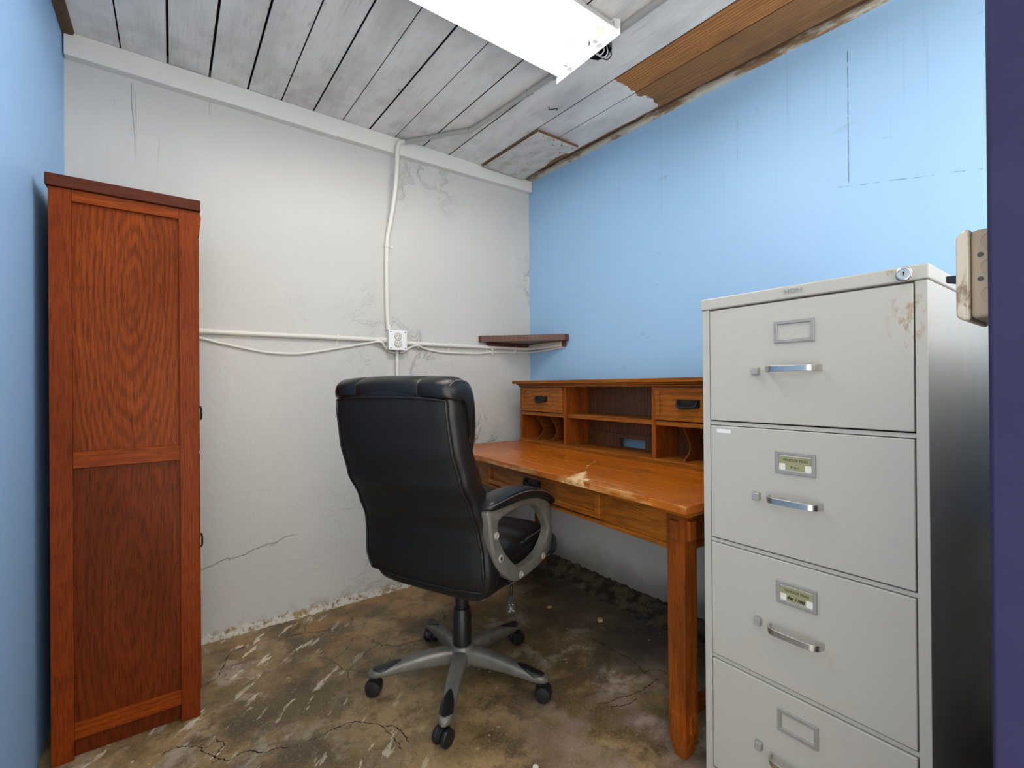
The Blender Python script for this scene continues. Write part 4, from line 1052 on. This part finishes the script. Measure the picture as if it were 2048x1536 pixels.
        top = [(-.245, .734), (-.220, .749), (-.159, .758), (-.078, .760), (-.006, .753), (.09, .730), (.159, .702), (.209, .668), (.222, .648)]
        low = [(-.245, .722), (-.220, .716), (-.159, .713), (-.078, .712), (-.006, .708), (.09, .694), (.159, .671), (.200, .648), (.218, .640)]
        tc, lc = catmull([(a, c_, 0) for a, c_ in top], 5), catmull([(a, c_, 0) for a, c_ in low], 5)
        rings = []; L = len(tc)
        for k in range(L):
            v = k/(L-1); e = math.sqrt(max(.02, 1-abs(2*v-1)**5)); w_ = .044*e
            cx, cz = (tc[k].x+lc[k].x)/2, (tc[k].y+lc[k].y)/2; dx, dz = (tc[k].x-lc[k].x)/2, (tc[k].y-lc[k].y)/2
            rings.append([(cx+dx*sel(2*PI*j/24, .75)[1], s*.254+w_*sel(2*PI*j/24, .6)[0], cz+dz*sel(2*PI*j/24, .75)[1]) for j in range(24)])
        ap = obj('arm_pad', loft(NB(), rings), M_LEATHER, arm, smooth=True)
        sp = NB(); tube(sp, [(r_[1][0], s*.254+s*abs(r_[1][1]-s*.254)*1.012, r_[1][2]) for r_ in rings[3:-3]], .0014, 6); obj('seam', sp, m_plain('pad_thread', S(92, 92, 96), .6), arm, smooth=True)
    # five-star base
    hub = NB(); lathe(hub, [(.0, .062), (.036, .062), (.044, .072), (.047, .100), (.045, .126), (.040, .136), (.0345, .138), (.0, .138)]); obj('hub', hub, M_GREY, t, smooth=True)
    prof = [(.030, .126, .066, .026), (.07, .130, .068, .0265), (.12, .127, .070, .0262), (.18, .117, .070, .0252), (.24, .104, .066, .0245), (.29, .094, .063, .0242), (.315, .090, .062, .0215), (.330, .085, .064, .014), (.336, .078, .068, .006)]
    swv = [75, 50, 80, 62, 100]
    for k in range(5):
        a = R(-10+72*k); ca, sa = math.cos(a), math.sin(a)
        def W(r, u, z): return (r*ca-u*sa, r*sa+u*ca, z)
        rings = []
        for r, zt_, zb_, hw in [interp([(p[0],)+p for p in prof], .030+.306*i/30) for i in range(31)]:
            h = zt_-zb_
            rings.append([W(r, sel(2*PI*j/28, .62)[0]*hw, zb_+h/2+sel(2*PI*j/28, .7)[1]*h/2) for j in range(28)])
        lg = obj('base_leg', loft(NB(), rings), M_GREY, t, smooth=True)
        # dark foot pad let into the top of the outer end
        pb = NB(); rows = []
        for i in range(15):
            v = i/14; r = .222+.099*v; zt_, zb_, hw = interp([(p[0],)+p[1:] for p in prof], r)
            w_ = hw*.97*min(1, math.sin(PI/2*min(1, .05+v*1.35))**.85)*(1 if v < .72 else math.sqrt(max(.04, 1-((v-.72)/.285)**2)))
            row = []
            for j in range(-5, 6):
                u = w_*j/5; h = (zt_-zb_)/2; q = min(.999, abs(u)/hw)
                z = zb_+h+h*(1-q**(1/.62*2/2*1.6))**.42
                row.append(W(r, u, z+.0030))
            rows.append(row)
        top_ = rows; bot_ = [[(p[0], p[1], p[2]-.008) for p in row] for row in rows]
        loft(pb, [tr+br_[::-1] for tr, br_ in zip(top_, bot_)])
        obj('foot_pad', pb, M_BLACKPL, lg, smooth=True)
        # twin-wheel caster
        cc = Vector(W(.307, 0, 0)); sw = a+R(swv[k]+90); dx_, dy_ = Vector((math.cos(sw), math.sin(sw), 0)), Vector((-math.sin(sw), math.cos(sw), 0))
        cb = NB(); cyl(cb, cc+Vector((0, 0, .040)), cc+Vector((0, 0, .072)), .009)
        hood = []
        for i in range(13):
            q = R(-20+200*i/12); hood.append(cc-dx_*.010+Vector((0, 0, .0275))+(dx_*math.cos(q)+Vector((0, 0, 1))*math.sin(q))*.0262)
        rows = []
        for p in hood:
            o_ = (p-(cc-dx_*.010+Vector((0, 0, .0275)))).normalized()
            rows.append([p+dy_*.008+o_*.004, p-dy_*.008+o_*.004, p-dy_*.008-o_*.012, p+dy_*.008-o_*.012])
        loft(cb, rows)
        cs_ = obj('caster', cb, M_BLACKPL, t, smooth=True)
        for s in (-1, 1):
            wl = NB(); base = cc-dx_*.010+Vector((0, 0, .0275)); rr = []
            for r_, h_ in ((.020, .0085), (.0255, .009), (.0275, .0115), (.0275, .0205), (.0255, .0245), (.014, .0265), (.0, .0268)):
                rr.append([base+dy_*s*h_+(dx_*math.cos(2*PI*j/24)+Vector((0, 0, 1))*math.sin(2*PI*j/24))*max(r_, .0003) for j in range(24)])
            loft(wl, rr); obj('wheel', wl, M_BLACKPL, cs_, smooth=True)
    # tilt paddle hanging on its lever under the right side
    v = (Vector((0, 0, 0))-Vector((.872, 1.515, 0))).normalized(); rot = Matrix.Rotation(-R(24), 3, 'Z'); vf = rot @ v; vr = Vector((-vf.y, vf.x, 0)); 
    P0 = Vector((.012, -.205, 0))
    lv = NB(); tube(lv, catmull([(.02, -.10, .392), (.02, -.17, .390), P0+Vector((.006, .004, .386)), P0+Vector((.004, 0, .372)), P0+Vector((0, 0, .345))], 6), .005, 10)
    lev = obj('tilt_lever', lv, M_BLACKPL, t, smooth=True)
    pd = NB(); out = catmull([(-.006, .352), (.006, .352), (.014, .330), (.0205, .308), (.018, .292), (.0, .287), (-.018, .292), (-.0205, .308), (-.014, .330)], 5, closed=True) if False else [ (p.x, p.y) for p in catmull([(-.006, .352, 0), (.006, .352, 0), (.014, .330, 0), (.0205, .308, 0), (.018, .292, 0), (.0, .287, 0), (-.018, .292, 0), (-.0205, .308, 0), (-.014, .330, 0)], 5, closed=True)]
    loft(pd, [[P0+vr*x+Vector((0, 0, z))+vf*h for x, z in out] for h in (-.005, .005)])
    obj('paddle', pd, M_BLACKPL, lev, bev=.0015)
    ic = NB()
    def bar(x0, z0, x1, z1, th=.0011):
        a_, b_ = Vector((x0, z0, 0)), Vector((x1, z1, 0)); d = (b_-a_).normalized(); nn = Vector((-d.y, d.x, 0))*th/2
        q = [a_+nn, a_-nn, b_-nn, b_+nn]
        loft(ic, [[P0+vr*p.x+Vector((0, 0, p.y))+vf*h for p in q] for h in (.0048, .0055)])
    for s in ((-.008, .324, -.003, .324), (.003, .324, .009, .324), (-.008, .3215, -.004, .3215), (.004, .3215, .009, .3215), (.0, .318, -.002, .307), (-.005, .312, .005, .312), (-.002, .307, .002, .302), (-.008, .300, -.003, .306), (.002, .302, .010, .304), (-.009, .299, -.006, .296), (-.004, .301, -.002, .296), (.006, .304, .007, .298), (.009, .302, .012, .298), (-.001, .310, .004, .306)): bar(*s)
    obj('pictogram', ic, m_plain('white_print', S(210, 210, 206), .6), lev)['label'] = 'white tilt pictogram'
office_chair()

# ------------------------------------------------------------------ litter on the floor
def chip(name, pts, x, y, m, label, h=.0022, cat='paint chip'):
    b = NB(); prism(b, [(x+a, y+c) for a, c in pts], 'z', .0004, h)
    return tag(obj(name, b, m), label, cat, 'flakes and crumbs on the floor')
M_CHIP = m_plain('paint_flake', S(224, 218, 204), .7); M_CHIP2 = m_plain('tan_flake', S(190, 164, 122), .75, 0, .2)
chip('paint_chip', [(-.010, -.004), (-.002, -.009), (.008, -.004), (.009, .006), (.001, .011), (-.007, .006)], .838, 1.040, M_CHIP, 'white paint flake on the floor in front of the chair base')
chip('paint_chip', [(-.016, 0), (-.002, -.013), (.014, -.006), (.012, .010), (-.003, .012)], 1.50, 1.745, M_CHIP2, 'tan leaf-like flake on the floor under the desk')
chip('rubble_piece', [(-.014, -.006), (.004, -.012), (.014, .002), (.006, .012), (-.010, .008)], 1.60, 1.50, M_CHIP2, 'small tan crumb of rubble at the foot of the blue wall under the desk', .012, 'rubble')
